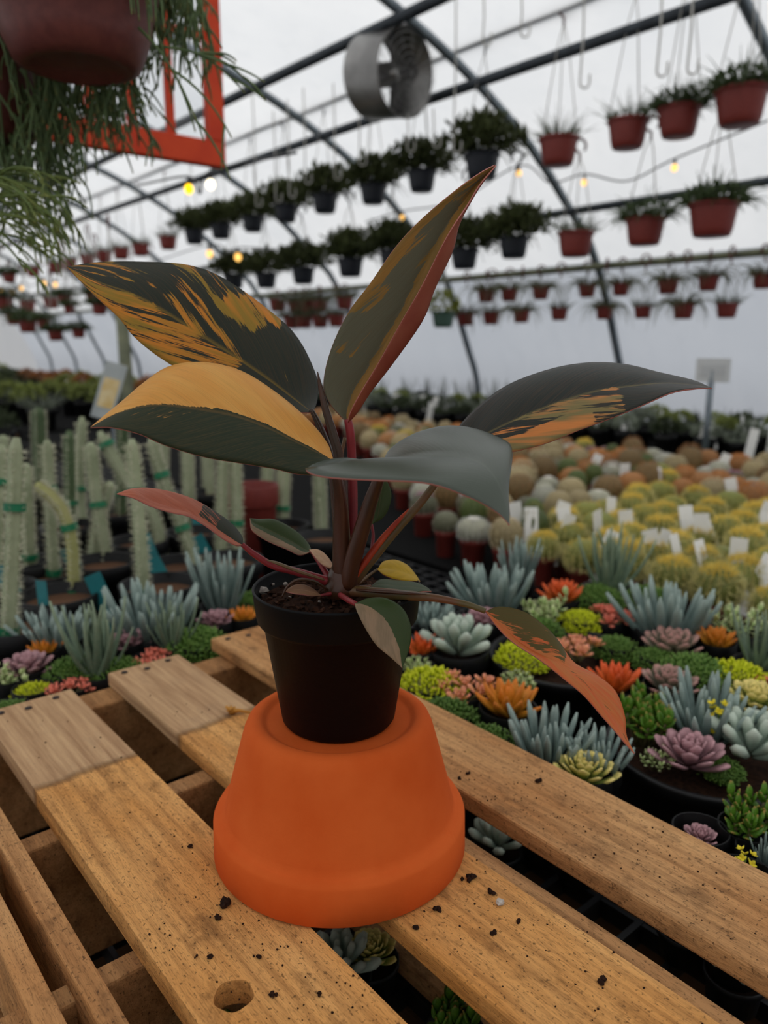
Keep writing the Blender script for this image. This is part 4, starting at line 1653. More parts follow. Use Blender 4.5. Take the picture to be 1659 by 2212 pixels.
# ---- white plant tags between the cacti
tag_mb = MB()
v, f = box(-.009, .009, -.0005, .0005, 0, .075)
tag_mb.add(v, f)
TAG = tag_mb.mesh('plant_tag', M['whitetag'], False)
tag_mb = MB()
v, f = box(-.012, .012, -.0006, .0006, 0, .10)
tag_mb.add(v, f)
TEAL = tag_mb.mesh('teal_tag', M['teal'], False)
TAGS = [(1150, 1150), (1195, 1160), (1235, 1150), (1130, 1135), (1440, 1200), (1490, 1215), (1545, 1230), (1590, 1225), (1610, 1255), (1560, 1165), (1520, 1165), (1405, 1200), (1640, 1160), (1280, 1200),
        (1365, 1155), (1300, 1150), (1630, 1130), (1500, 1145), (1540, 1010), (1262, 1010), (1320, 1125), (1185, 1130), (1010, 1075), (1085, 1045), (1420, 1050), (1600, 1075), (1350, 1040)]
for i, (px, py) in enumerate(sorted(TAGS)):
    p = Z(px, py, -0.05)
    o = obj('plant_tag', TAG, None, (p.x, p.y, BENCH + .03), (r.uniform(-.35, .05), r.uniform(-.35, .45), r.uniform(-.5, .7)))
    o.scale = (1.6, 1, 1.5)
    tag(o, 'blank white plastic tag, %s from the black pot among the cacti' % ordw(i + 1), 'plant tag', 'white tags among the cacti')

# ================================================================== COLUMN CACTI, tied and tagged
M['col'] = simple('column_cactus_skin', (146, 154, 122), (168, 174, 142), 22, 0.6, 0.25, bump=.2, bscale=120, rand=.12)
M['col_pale'] = simple('pale_column_skin', (176, 176, 112), (188, 184, 128), 22, 0.6, 0.25, rand=.08)
M['col_dark'] = simple('dark_column_skin', (74, 92, 62), (88, 104, 72), 22, 0.6, 0.25, rand=.12)
M['spine'] = simple('pale_spine', (206, 204, 178), None)
M['newtip'] = simple('rosy_new_growth', (190, 130, 112), (160, 140, 108), 40)


def ribbed(path, rad, ribs=5, n=None):
    n = n or ribs * 4
    vs, fs, uv = tube(path, rad, n, cap=True)
    k = len(path)
    c = [Vector(p) for p in path]
    for i in range(k):
        for j in range(n):
            m_ = (0.70, .86, 1.0, .86)[j % 4]
            p = vs[i * n + j]
            vs[i * n + j] = c[i] + (p - c[i]) * m_
    return vs, fs, uv


def column(root, pts, rad, mat='col', ties=(), ribs=5, ptop=True):
    path = cat(pts, 22)
    rr = [rad * (1 if i < 19 else (1, .88, .45)[i - 19]) for i in range(22)]
    loc = Vector(root.location)
    path = [p - loc for p in path]
    mb = MB()
    v, f, uv = ribbed(path, rr, ribs)
    mb.add(v, f, uv)
    st = mb.build('stem', M[mat], root)
    sp = MB()
    q = random.Random(int(abs(pts[0][0] * 1e4)))
    n = ribs * 4
    for i in range(1, 21):
        for h in (0, .5):
            for j in range(ribs):
                a = Vector(v[i * n + j * 4 + 2])
                if i < 20:
                    a = a.lerp(Vector(v[(i + 1) * n + j * 4 + 2]), h)
                out_ = (a - path[i]).normalized()
                for g in range(3):
                    d = (out_ + Vector((q.uniform(-1, 1), q.uniform(-1, 1), q.uniform(-1, 1))) * .8).normalized()
                    n1, n2 = frame_of(d)
                    w_ = .0007
                    sp.add([a + n1 * w_, a - n1 * w_ * .5 + n2 * w_ * .87, a - n1 * w_ * .5 - n2 * w_ * .87, a + d * .009], [(0, 1, 3), (1, 2, 3), (2, 0, 3)])
    o = sp.build('spines', M['spine'], st, False)
    o['kind'] = 'stuff'
    for t in ties:
        i = min(20, max(0, int(t * 21)))
        tn = (path[i + 1] - path[i]).normalized()
        mb = MB()
        n1, n2 = frame_of(tn)
        ring = [(path[i] + (n1 * math.cos(a) + n2 * math.sin(a)) * rad * 1.08) for a in [2 * math.pi * j / 18 for j in range(18)]]
        vs_, fs_ = [], []
        for j in range(18):
            for dz, dr in ((-.005, 0), (.005, 0), (.005, .0025), (-.005, .0025)):
                vs_.append(ring[j] + tn * dz + (ring[j] - path[i]).normalized() * dr)
        for j in range(18):
            j2 = (j + 1) % 18
            for h in range(4):
                fs_.append((j * 4 + h, j2 * 4 + h, j2 * 4 + (h + 1) % 4, j * 4 + (h + 1) % 4))
        mb.add(vs_, fs_)
        mb.build('tie', M['tie'], root, False)
    return st


def col_pot(px, py, rad, label, top=-0.035, pot=POT_GRAVEL, name='column_cactus'):
    p = Z(px, py, top)
    root = thing(name, label, 'cactus', (p.x, p.y, BENCH), 0, 'tied column cacti in black pots')
    o = obj('pot', pot, root)
    h = (top - BENCH) / .86
    o.scale = (rad, rad, h)
    return root, p.y


COLS = [
    # pot (px, py, radius), label, stems: [(points px,py,dY), radius px, material, ties]
    ((45, 1370, .055), 'tall pale column cactus with two green ties at the frame edge', [([(16, 1392, 0), (22, 1300, .01), (30, 1150, .02), (36, 945, .04)], 17, 'col', (.17, .78))]),
    ((128, 1305, .058), 'bent pale yellow column cactus drooping over', [([(160, 1290, 0), (157, 1180, 0), (140, 1110, 0), (112, 1072, 0), (78, 1045, 0)], 13, 'col_pale', (.06, .42)), ]),
    ((105, 1255, .055), 'straight column cactus behind the bent pale one', [([(118, 1258, 0), (112, 1150, 0), (106, 1040, .01), (102, 950, .02)], 12, 'col', (.12, .65))]),
    ((222, 1232, .058), 'column cactus with rosy tip above the middle teal tags', [([(232, 1222, 0), (218, 1130, 0), (205, 1040, .01), (196, 955, .02)], 14, 'col', (.05, .5)), ([(190, 1225, .02), (215, 1120, .02), (240, 1040, .03)], 12, 'col', ())]),
    ((345, 1282, .060), 'column cactus in the wide gravel pot behind the chalksticks', [([(311, 1302, 0), (305, 1180, 0), (296, 1060, .01), (285, 948, .02)], 14, 'col', (.10, .68))]),
    ((385, 1236, .058), 'leaning column cactus propped towards the tall ones', [([(435, 1245, 0), (395, 1140, .01), (355, 1040, .02), (325, 945, .03)], 12, 'col', (.36, .72))]),
    ((300, 1185, .055), 'crossing column cactus tied at its top behind the yellow leaf tip', [([(372, 1190, 0), (330, 1110, .01), (270, 1030, .02), (215, 932, .03)], 13, 'col', (.5, .93))]),
    ((490, 1228, .062), 'pair of pale columns in a black pot behind the pink leaf', [([(478, 1215, 0), (480, 1100, .01), (484, 985, .02)], 12, 'col', ()), ([(512, 1215, 0), (511, 1100, .01), (508, 985, .02)], 12, 'col', (.4,))]),
    ((420, 1165, .055), 'column cactus hidden half behind the green and yellow leaf', [([(410, 1150, 0), (408, 1050, .01), (405, 950, .02)], 12, 'col', ())]),
    ((60, 1235, .055), 'stout column cactus second from the frame edge', [([(66, 1240, 0), (60, 1120, 0), (56, 1000, .02)], 13, 'col', (.2,))]),
    ((0, 1290, .055), 'dim column cactus cut by the frame edge', [([(-8, 1290, 0), (-4, 1130, 0), (4, 960, .02)], 13, 'col', (.8,))]),
    ((700, 1175, .055), 'column cactus seen behind the bare stalks', [([(695, 1160, 0), (692, 1080, .01), (690, 985, .02)], 12, 'col', ())]),
    ((610, 1150, .055), 'column cactus behind the underside of the green leaf', [([(608, 1140, 0), (612, 1060, .01), (615, 990, .02)], 13, 'col', (.3,))]),
    ((560, 1120, .055), 'thin column cactus beside the red upright pot', [([(575, 1110, 0), (578, 1050, .01), (580, 980, .02)], 11, 'col', ())]),
    ((150, 1150, .055), 'slender pair of columns deep among the ties', [([(150, 1150, 0), (152, 1060, .01), (150, 930, .02)], 12, 'col_dark', (.4,)), ([(180, 1140, .03), (172, 1050, .03), (178, 900, .05)], 11, 'col', (.5,))]),
    ((255, 1120, .055), 'upright column behind the crossing stems', [([(262, 1120, 0), (262, 1030, .01), (268, 900, .02)], 12, 'col_dark', (.35,))]),
    ((340, 1095, .055), 'far column cactus between leaf and tied stems', [([(350, 1095, 0), (352, 1020, .01), (356, 930, .02)], 11, 'col', ())]),
    ((20, 1110, .055), 'white woolly column cactus at the frame edge', [([(12, 1110, 0), (10, 1010, .01), (6, 940, .02)], 13, 'col', (.7,))]),
    ((90, 1060, .055), 'dark green column in the third row', [([(88, 1060, 0), (86, 960, .01), (84, 880, .02)], 15, 'col_dark', ())]),
    ((455, 1075, .055), 'column pair under the dark half of the leaf', [([(452, 1075, 0), (450, 1000, .01), (448, 940, .02)], 12, 'col', ())]),
]
for (pp, lab, stems) in COLS:
    root, Y0 = col_pot(pp[0], pp[1], pp[2], lab)
    for pts, rpx, mt, ties in stems:
        b = Z(pts[0][0], pts[0][1], -0.045)
        b.x = max(min(b.x, root.location.x + pp[2] * .7), root.location.x - pp[2] * .7)
        dep = b.y * CP + .39 * SP
        W_ = [b + Vector((0, 0, -.01))] + [P(q[0], q[1], b.y + q[2]) for q in pts[1:]]
        column(root, W_, rpx * dep / F_PX, mt, ties)
TEALS = [(96, 1310), (252, 1280), (348, 1190), (389, 1238), (193, 1218), (52, 1262), (430, 1135), (533, 1180), (478, 1186), (160, 1100), (545, 1120)]
for i, (px, py) in enumerate(sorted(TEALS)):
    p = Z(px, py, -0.02)
    o = obj('teal_tag', TEAL, None, (p.x, p.y, -.085), (r.uniform(-.3, 0), r.uniform(-.5, -.1), r.uniform(-.6, .6)))
    tag(o, 'blank teal plastic label stake, %s from the frame edge among the column cacti' % ordw(i + 1), 'plant tag', 'teal tags among the column cacti')
# a tall red plastic pot between the columns
p = Z(545, 1110, -0.0)
o = thing('red_pot', 'tall brick red plastic pot behind the green and yellow leaf', 'flower pot', (p.x, p.y, BENCH))
obj('pot', POT_RED, o).scale = (.055, .055, .20)

#@@REST@@

# ================================================================== HANGING BASKETS
r = random.Random(77)
FOL = {}


def foliage(kind):
    if kind in FOL:
        return FOL[kind]
    q = random.Random(sum(map(ord, kind)))
    mb = MB()
    if kind == 'bushy':      # dense, wide, dark (unit pot radius)
        for i in range(520):
            d = rnd_dir(q, -.35)
            p = Vector((d.x * q.uniform(.3, 1.35), d.y * q.uniform(.3, 1.35), d.z * .55 + .35 + q.uniform(-.2, .2)))
            mb_d = (d + Vector((0, 0, .6))).normalized()
            v, f, uv = paddle(q.uniform(.22, .42), .16, .05, 'oval', bend=.4, m=4, n=4)
            mb.add(v, f, uv, Matrix.Translation(p) @ leaf_m(q.uniform(0, 6.28), q.uniform(-.3, 1.2)))
        for i in range(40):
            d = rnd_dir(q, .1)
            blade(mb, (d.x * .5, d.y * .5, .2), d, q.uniform(.8, 1.4), .035, .9, 4)
    elif kind == 'spiky':
        for i in range(150):
            d = rnd_dir(q, .05)
            blade(mb, (d.x * .55, d.y * .55, .0), d + Vector((0, 0, .3)), q.uniform(.5, 1.25), .035, q.uniform(.2, 1.2), 4)
        for i in range(160):
            d = rnd_dir(q, -.1)
            v, f, uv = paddle(q.uniform(.16, .3), .1, .05, 'oval', m=4, n=4)
            mb.add(v, f, uv, Matrix.Translation((d.x * .85, d.y * .85, .12 + abs(d.z) * .45)) @ leaf_m(q.uniform(0, 6.28), q.uniform(-.2, 1.2)))
    elif kind == 'fine':
        for i in range(70):
            d = rnd_dir(q, .1)
            blade(mb, (d.x * .5, d.y * .5, .0), d + Vector((0, 0, .6)), q.uniform(.5, 1.3), .022, q.uniform(.1, .6), 4)
        for i in range(50):
            d = rnd_dir(q, -.05)
            v, f, uv = paddle(q.uniform(.12, .22), .09, .05, 'oval', m=4, n=4)
            mb.add(v, f, uv, Matrix.Translation((d.x * .8, d.y * .8, .06 + abs(d.z) * .25)) @ leaf_m(q.uniform(0, 6.28), q.uniform(-.2, 1.2)))
    elif kind == 'trail':
        for i in range(38):
            d = rnd_dir(q, .0)
            blade(mb, (d.x * .6, d.y * .6, .0), d + Vector((0, 0, .5)), q.uniform(1.0, 2.8), .045, q.uniform(1.2, 2.8), 8)
        for i in range(60):
            d = rnd_dir(q, .0)
            blade(mb, (d.x * .5, d.y * .5, .0), d + Vector((0, 0, .8)), q.uniform(.5, 1.1), .03, q.uniform(.1, .8), 4)
    else:                    # golden: pale yellow-green
        for i in range(300):
            d = rnd_dir(q, -.6)
            v, f, uv = paddle(q.uniform(.3, .5), .26, .04, 'oval', bend=.4, m=5, n=4)
            mb.add(v, f, uv, Matrix.Translation((d.x * 1.3, d.y * 1.3, d.z * 1.1 + .7)) @ leaf_m(q.uniform(0, 6.28), q.uniform(-.8, .9)))
    mt = {'bushy': simple('dark_basket_leaf', (84, 92, 50), (64, 72, 42), 20, .6, .2, rand=.2, trans=.25), 'spiky': simple('deep_green_basket_leaf', (86, 102, 62), (68, 84, 54), 20, .6, .2, rand=.2, trans=.25),
          'fine': simple('grey_green_basket_leaf', (104, 112, 84), (88, 98, 72), 20, .6, .2, rand=.2, trans=.12), 'trail': simple('trailing_stem', (104, 110, 78), (120, 120, 92), 20, .6, .2, rand=.2, trans=.25),
          'golden': simple('yellow_green_leaf', (176, 178, 70), (146, 156, 60), 20, .6, .2, rand=.1, trans=.25)}[kind]
    FOL[kind] = mb.mesh('foliage', mt)
    return FOL[kind]


def basket_pot(mat, n=32):
    mb = MB()
    prof = [(0, 0), (.66, 0), (.72, .04), (.80, .30), (.93, 1.14), (.93, 1.15), (1.0, 1.16), (1.02, 1.18), (1.02, 1.29), (.99, 1.31), (.93, 1.31), (.9, 1.2), (0, 1.16)]
    v, f, uv = lathe(prof, n)
    mb.add(v, f, uv)
    return mb.mesh('pot', mat)


BP = {'red': basket_pot(M['redpot']), 'black': basket_pot(simple('basket_black_plastic', (30, 34, 42), None, 10, .5, .3)), 'green': basket_pot(simple('basket_green_plastic', (78, 104, 92), None)),
      'brown': basket_pot(M['redpot2'])}


def hook_path(rad):
    return [Vector((rad * math.cos(a) - rad * 0, 0, rad * math.sin(a) + rad)) for a in [math.radians(x) for x in range(215, -80, -18)]]


def basket(px, py, wpx, color, fol, label, group, lat=LATB, up=None, cord_r=0.0022, hook=True, htop=None, cat_='hanging basket', fsc=1.0, nm='hanging_basket', cordmat='cord'):
    """px, py: centre of the pot in the photograph; up: height of the hook above the rim; htop: world height of what it hangs on"""
    c = W(px, py, lat)
    dep = c.y * CP + (CAM_H - c.z) * SP
    R = wpx / 2 * dep / F_PX
    base = c - Vector((0, 0, R * .66))
    root = thing(nm, label, cat_, base, r.uniform(0, 6.28), group)
    o = obj('pot', BP[color], root)
    o.scale = (R, R, R)
    if fol:
        o = obj('foliage', foliage(fol), root, (0, 0, R * 1.18), (0, 0, r.uniform(0, 6)))
        o.scale = (R * fsc, R * fsc, R * fsc)
        o['kind'] = 'stuff'
    top = (htop - base.z) if htop is not None else R * 1.31 + up
    for k in range(3):
        a = 2.094 * k
        mb = MB()
        v, f, uv = tube([(R * .98 * math.cos(a), R * .98 * math.sin(a), R * 1.25), (R * .3 * math.cos(a), R * .3 * math.sin(a), lerp(R * 1.25, top, .72)), (0, 0, top - .05)], cord_r, 5)
        mb.add(v, f, uv)
        mb.build('cord', M[cordmat], root)
    if hook:
        mb = MB()
        hr = .028
        pth = [Vector((0, 0, top - .06)), Vector((.002, 0, top - .03))] + [Vector((hr * math.cos(a), 0, hr * math.sin(a) + top)) for a in [math.radians(x) for x in range(-60, 235, 20)]]
        v, f, uv = tube(pth, .0055, 6)
        mb.add(v, f, uv)
        mb.build('hook', M['hook_black' if color == 'black' else 'hook_red'], root)
    return root


PIPE = 1.73
ROW1 = [(1600, 232, 112, 'red', 'spiky'), (1466, 264, 92, 'red', 'spiky'), (1356, 290, 88, 'red', 'fine'), (1206, 328, 86, 'red', 'fine'), (1041, 360, 78, 'black', 'bushy'), (911, 392, 64, 'black', 'bushy'),
        (806, 420, 60, 'black', 'bushy'), (702, 440, 58, 'black', 'bushy'), (618, 462, 52, 'black', 'bushy'), (546, 484, 48, 'black', 'bushy'), (477, 500, 46, 'black', 'bushy'), (420, 512, 44, 'black', 'bushy'),
        (363, 525, 40, 'red', 'fine'), (304, 540, 38, 'red', 'fine'), (262, 548, 36, 'red', 'fine'), (225, 555, 36, 'red', 'fine'), (190, 563, 34, 'red', 'fine'), (150, 572, 34, 'red', 'fine'), (120, 580, 32, 'red', 'fine'), (72, 588, 30, 'red', 'fine')]
for i, (px, py, wp, c, fo) in enumerate(ROW1):
    txt = {'red': 'brick red hanging pot', 'black': 'black hanging pot with dark bushy plant'}[c]
    basket(px, py, wp, c, fo, '%s, %s from the near end of the upper row' % (txt, ordw(i + 1)), 'upper row of hanging baskets', LATB, htop=PIPE, fsc=1.85 if c == 'black' else 1.4)
ROW2 = [(1540, 475, 106, 'red', 'spiky'), (1393, 500, 86, 'red', 'spiky'), (1243, 528, 78, 'red', 'fine'), (1110, 535, 66, 'black', 'bushy'), (1003, 560, 62, 'black', 'bushy'), (848, 560, 58, 'black', 'bushy'), (757, 578, 58, 'black', 'bushy'),
        (655, 596, 52, 'black', 'bushy'), (575, 606, 48, 'black', 'bushy'), (505, 608, 46, 'black', 'bushy'), (330, 640, 38, 'red', 'fine'), (290, 648, 36, 'red', 'fine'), (110, 655, 34, 'red', 'fine'), (60, 662, 34, 'red', 'fine')]
for i, (px, py, wp, c, fo) in enumerate(ROW2):
    txt = {'red': 'brick red hanging pot', 'black': 'black hanging pot with dark bushy plant'}[c]
    basket(px, py, wp, c, fo, '%s, %s from the near end of the middle row' % (txt, ordw(i + 1)), 'middle row of hanging baskets', LATB + .06, up=.36, fsc=1.9 if c == 'black' else 1.4)
ROW3 = [(1648, 608), (1530, 613), (1443, 620), (1341, 626), (1268, 629), (1168, 634), (1100, 638), (1050, 640), (745, 655), (690, 662), (668, 662), (640, 664)]
for i, (px, py) in enumerate(ROW3):
    basket(px, py, 46 if px > 1400 else 39, 'red', 'trail', 'small red pot with wispy plant, %s from the near end hung close under the rail' % ordw(i + 1), 'small pots under the side rail', LATD, htop=.80, cord_r=.0012, cat_='hanging pot', nm='small_hanging_pot', fsc=1.5)
ROW4 = [(1570, 671), (1476, 673), (1388, 675), (1305, 677), (1208, 679), (1126, 684), (1061, 688), (1006, 690), (727, 693), (692, 695), (657, 696), (631, 697), (600, 660)]
for i, (px, py) in enumerate(ROW4):
    basket(px, py, 48 if px > 1400 else 39, 'red', 'trail' if i % 2 else 'fine', 'small red pot, %s from the near end of the lowest hanging row' % ordw(i + 1), 'lowest row of small hanging pots', LATD - .05, htop=.80, cord_r=.0012, cat_='hanging pot', nm='small_hanging_pot', fsc=1.5)
basket(957, 690, 52, 'green', 'golden', 'green pot of yellow green foliage hanging behind the upright leaf', 'lowest row of small hanging pots', 3.7, up=.3, fsc=.95)
# distant pots down the far end of the house, hanging over the other benches
FARP = [(10, 655, 40), (60, 705, 40), (215, 668, 34), (170, 720, 30), (120, 725, 34), (20, 600, 30), (140, 648, 30), (200, 645, 30), (245, 632, 30), (30, 690, 34), (95, 700, 30), (150, 668, 26)]
for i, (px, py, wp) in enumerate(FARP):
    basket(px, py, wp, 'red', 'spiky', 'dim red hanging pot, %s from the frame edge at the far end of the house' % ordw(i + 1), 'far hanging pots', 1.9, up=.4, cat_='hanging pot', fsc=1.7)

# empty hangers: pale tapes dangling from the roof pipes
HANG = [(690, -10, 100, 0), (985, -10, 330, 0), (1127, -10, 82, 1), (1262, -10, 190, 0), (880, 245, 330, 0), (1045, -10, 100, 0), (620, 215, 430, 0), (655, 190, 400, 0), (720, 180, 390, 0), (775, 240, 360, 0), (590, 240, 440, 0),
        (545, 200, 450, 0), (1430, -10, 165, 0), (936, 235, 320, 0), (1496, 0, 160, 0)]
for i, (px, y0, y1, hk) in enumerate(sorted(HANG)):
    a, b = W(px, y0, LATA + .1), W(px - 4, y1, LATA + .1)
    b = Vector((a.x, a.y, b.z))
    mb = MB()
    L_ = (a - b).length
    pth = [Vector((0, 0, L_)), Vector((.004, 0, L_ * .6)), Vector((0, 0, .02))]
    pth += [Vector((.018 - .018 * math.cos(t), 0, .02 - .018 * math.sin(t))) for t in (.5, 1.0, 1.57, 2.1, 2.6, 3.14)] + [Vector((.036, 0, .05))]
    v, f, uv = tube(pth, .0036, 6)
    mb.add(v, f, uv)
    tag(mb.build('empty_hanger', M['cord'], None, True, b), 'thin pale empty hanger dangling from the roof, %s from the orange window' % ordw(i + 1), 'hanger', 'empty hangers')

# ================================================================== STRING LIGHTS
def string_lights(label, bulbs, lat, rad, ends):
    pts = [W(px, py, lat) for px, py, _ in bulbs]
    root = thing('string_lights', label, 'string lights', pts[0], 0, 'string lights')
    o0 = Vector(root.location)
    path = [W(ends[0][0], ends[0][1], lat)]
    for i, p in enumerate(pts):
        path.append(p + Vector((0, 0, rad * 2.6)))
        if i < len(pts) - 1:
            path.append((p + pts[i + 1]) / 2 + Vector((0, 0, rad * 2.6 - .06)))
    path.append(W(ends[1][0], ends[1][1], lat))
    mb = MB()
    v, f, uv = tube([p - o0 for p in cat(path, 60)], .004, 5)
    mb.add(v, f, uv)
    mb.build('cable', M['hook_black'], root)
    bm, so = {}, MB()
    v, f, uv = lathe([(0, -1.2), (.5, -1.05), (.95, -.4), (1, 0), (.8, .6), (.42, 1.0), (.4, 1.1), (0, 1.1)], 16)
    for k in ('bulb', 'bulb_y', 'bulb_w'):
        mb = MB()
        mb.add(v, f, uv)
        bm[k] = mb.mesh('bulb', M[k])
    v, f, uv = lathe([(0, 1.0), (.45, 1.0), (.5, 1.9), (.2, 2.6), (0, 2.6)], 10)
    so.add(v, f, uv)
    som = so.mesh('socket', M['hook_black'])
    for p, (_, _, k) in zip(pts, bulbs):
        b = obj('bulb', bm[k], root, p - o0)
        b.scale = (rad,) * 3
        obj('socket', som, b)
    return root


string_lights('string of small warm bulbs among the red hanging baskets', [(1457, 362, 'bulb'), (1262, 394, 'bulb'), (1121, 374, 'bulb'), (869, 470, 'bulb')], 3.25, .014, ((1659, 260), (790, 480)))
string_lights('distant string of warm bulbs at the far end of the house', [(514, 555, 'bulb'), (453, 548, 'bulb'), (120, 615, 'bulb'), (95, 612, 'bulb'), (46, 622, 'bulb'), (30, 632, 'bulb'), (4, 628, 'bulb'), (22, 640, 'bulb')], 2.7, .023, ((600, 540), (-40, 640)))
string_lights('string with one yellow and one white bulb below the orange window', [(408, 408, 'bulb_y'), (455, 398, 'bulb_w')], 1.3, .015, ((300, 400), (640, 330)))

# ================================================================== FAN
fc = W(848, 160, 2.62)
fan = thing('ceiling_fan_drum', 'round metal circulation fan in a wire cage hung from the roof pipe', 'fan', fc)
face = (Vector((.70, -.66, -.12))).normalized()
n1, n2 = frame_of(face)
FM = Matrix((( n1.x, n2.x, face.x, 0), (n1.y, n2.y, face.y, 0), (n1.z, n2.z, face.z, 0), (0, 0, 0, 1)))
RF = .192


def fpart(name, mb, mat, smooth=True, parent=None):
    o = mb.build(name, mat, parent or fan, smooth)
    if parent is None:
        o.matrix_local = FM
    return o


mb = MB()
v, f, uv = lathe([(RF * .93, -.15), (RF * .98, -.145), (RF, -.135), (RF, .075), (RF * 1.02, .08), (RF * 1.02, .085), (RF * .985, .085), (RF * .985, -.135), (RF * .93, -.143), (RF * .93, -.15)], 48)
mb.add(v, f, uv)
fpart('drum', mb, M['fan_metal'])
for zc, rs in ((.10, (1.0, .85, .70, .55, .40, .25)), (-.155, (.93, .7, .45))):
    mb = MB()
    for k in rs:
        z_ = zc + .025 * (1 - k)
        ring = [Vector((RF * k * math.cos(a), RF * k * math.sin(a), z_)) for a in [2 * math.pi * j / 40 for j in range(41)]]
        v, f, uv = tube(ring, .0016, 4, cap=False)
        mb.add(v, f, uv)
    for j in range(12):
        a = 2 * math.pi * j / 12
        v, f, uv = tube([(0, 0, zc + .026), (RF * rs[0] * math.cos(a), RF * rs[0] * math.sin(a), zc)], .0018, 4)
        mb.add(v, f, uv)
    fpart('wire_guard', mb, M['wire'])
for j in range(4):
    mb = MB()
    v, f, uv = paddle(RF * .9, RF * .42, .008, 'spoon', bend=.1, m=8, n=8)
    mb.add(v, f, uv, Matrix.Rotation(j * math.pi / 2 + .3, 4, 'Z') @ Matrix.Rotation(.5, 4, 'Y'))
    fpart('blade', mb, M['fan_dark'])
mb = MB()
v, f, uv = lathe([(0, -.14), (.05, -.14), (.055, -.13), (.055, -.02), (.03, 0), (.028, .03), (0, .034)], 20)
mb.add(v, f, uv)
fpart('motor', mb, M['fan_metal'])
mb = MB()
v, f, uv = tube([(0, 0, RF * .98), (0, 0, 1.74 - fc.z)], .006, 6)
mb.add(v, f, uv)
mb.build('hanging_rod', M['steel'], fan)

# ================================================================== ORANGE WINDOW SASH
wr, wl = P(483, 362, 2.15), P(60, 300, 1.84)
wr.z = wl.z = (wr.z + wl.z) / 2
ax = (wr - wl)
WL = ax.length
ax.normalize()
sash = thing('window_sash', 'orange painted old window sash with glass panes hanging high', 'window frame', wl, math.atan2(ax.y, ax.x))
HT = .78
wdt = .043


def sbar(name, x0, x1, z0, z1, y0=-.016, y1=.016):
    mb = MB()
    v, f = box(x0, x1, y0, y1, z0, z1)
    mb.add(v, f)
    return bevel(mb.build(name, M['orange_paint'], sash, False), .003)


sbar('bottom_rail', 0, WL, 0, .060)
sbar('top_rail', 0, WL, HT - .045, HT)
sbar('stile', WL - wdt, WL, .060, HT - .045)
sbar('stile', 0, wdt, .060, HT - .045)
vx = [wdt + (WL - 2 * wdt) * k / 4 for k in range(1, 4)]
for x in vx:
    sbar('muntin', x - .009, x + .009, .060, HT - .045, -.011, .011)
hz = [.30, .53]
for z_ in hz:
    sbar('muntin', wdt, WL - wdt, z_ - .008, z_ + .008, -.0105, .0105)
xs = [wdt] + vx + [WL - wdt]
zs = [.060] + hz + [HT - .045]
for i in range(4):
    for j in range(3):
        mb = MB()
        v, f = box(xs[i], xs[i + 1], -.0015, .0015, zs[j], zs[j + 1])
        mb.add(v, f)
        mb.build('pane', M['glass'], sash, False)
for x in (.08, WL - .08):
    mb = MB()
    v, f, uv = tube([(x, 0, HT), (x, 0, 1.85 - wl.z + .05)], .003, 5)
    mb.add(v, f, uv)
    mb.build('hanging_wire', M['wire'], sash)

# ================================================================== RHIPSALIS IN HANGING POTS, upper corner
M['rhip'] = simple('rhipsalis_stem', (92, 112, 58), (120, 134, 70), 30, .5, .3, tip=(150, 156, 84), tip_at=.75, trans=.15)
M['rhip_dark'] = simple('rhipsalis_stem_deep_green', (92, 114, 74), (110, 130, 82), 30, .5, .3, tip=(146, 152, 96), tip_at=.8, trans=.25)


def strand(mb, q, p, d, L, wd, droop, depth=0):
    path = blade(mb, p, d, L, wd, droop, 6, 5, taper=.55)
    if depth < 2:
        for k in range(q.choice((1, 2, 3)) if depth == 0 else q.choice((0, 1, 2))):
            j = q.choice((3, 4, 5, 6))
            dd = (path[j] - path[j - 1]).normalized() + Vector((q.uniform(-1, 1), q.uniform(-1, 1), q.uniform(-.5, .5))) * .75
            strand(mb, q, path[j], dd, L * q.uniform(.45, .8), wd * .9, droop, depth + 1)


def rhipsalis(label, pot_c, R, col, seed, n, Lr, mat, upz, down=1.6, spread=1.0, extra=(), wd=.0022):
    q = random.Random(seed)
    root = thing('hanging_rhipsalis', label, 'hanging plant', pot_c - Vector((0, 0, R * .66)), 0, 'hanging rhipsalis plants')
    o = obj('pot', BP[col], root)
    o.scale = (R, R, R)
    mb = MB()
    for i in range(n):
        a = q.uniform(0, 6.28)
        k = R * q.uniform(.5, .98)
        st = Vector((k * math.cos(a), k * math.sin(a), R * 1.3))
        dv = Vector((math.cos(a) * spread, math.sin(a) * spread, q.uniform(.3, 1.1)))
        strand(mb, q, st, dv, q.uniform(*Lr), wd, down * q.uniform(.8, 1.5))
    for st, dv, L_, dr in extra:
        strand(mb, q, st - root.location, dv, L_, wd, dr)
    o = mb.build('stems', M[mat], root)
    o['kind'] = 'stuff'
    for k in range(3):
        a = 2.094 * k
        mb = MB()
        v, f, uv = tube([(R * .98 * math.cos(a), R * .98 * math.sin(a), R * 1.25), (0, 0, upz)], .002, 5)
        mb.add(v, f, uv)
        mb.build('cord', M['cord'], root)
    return root


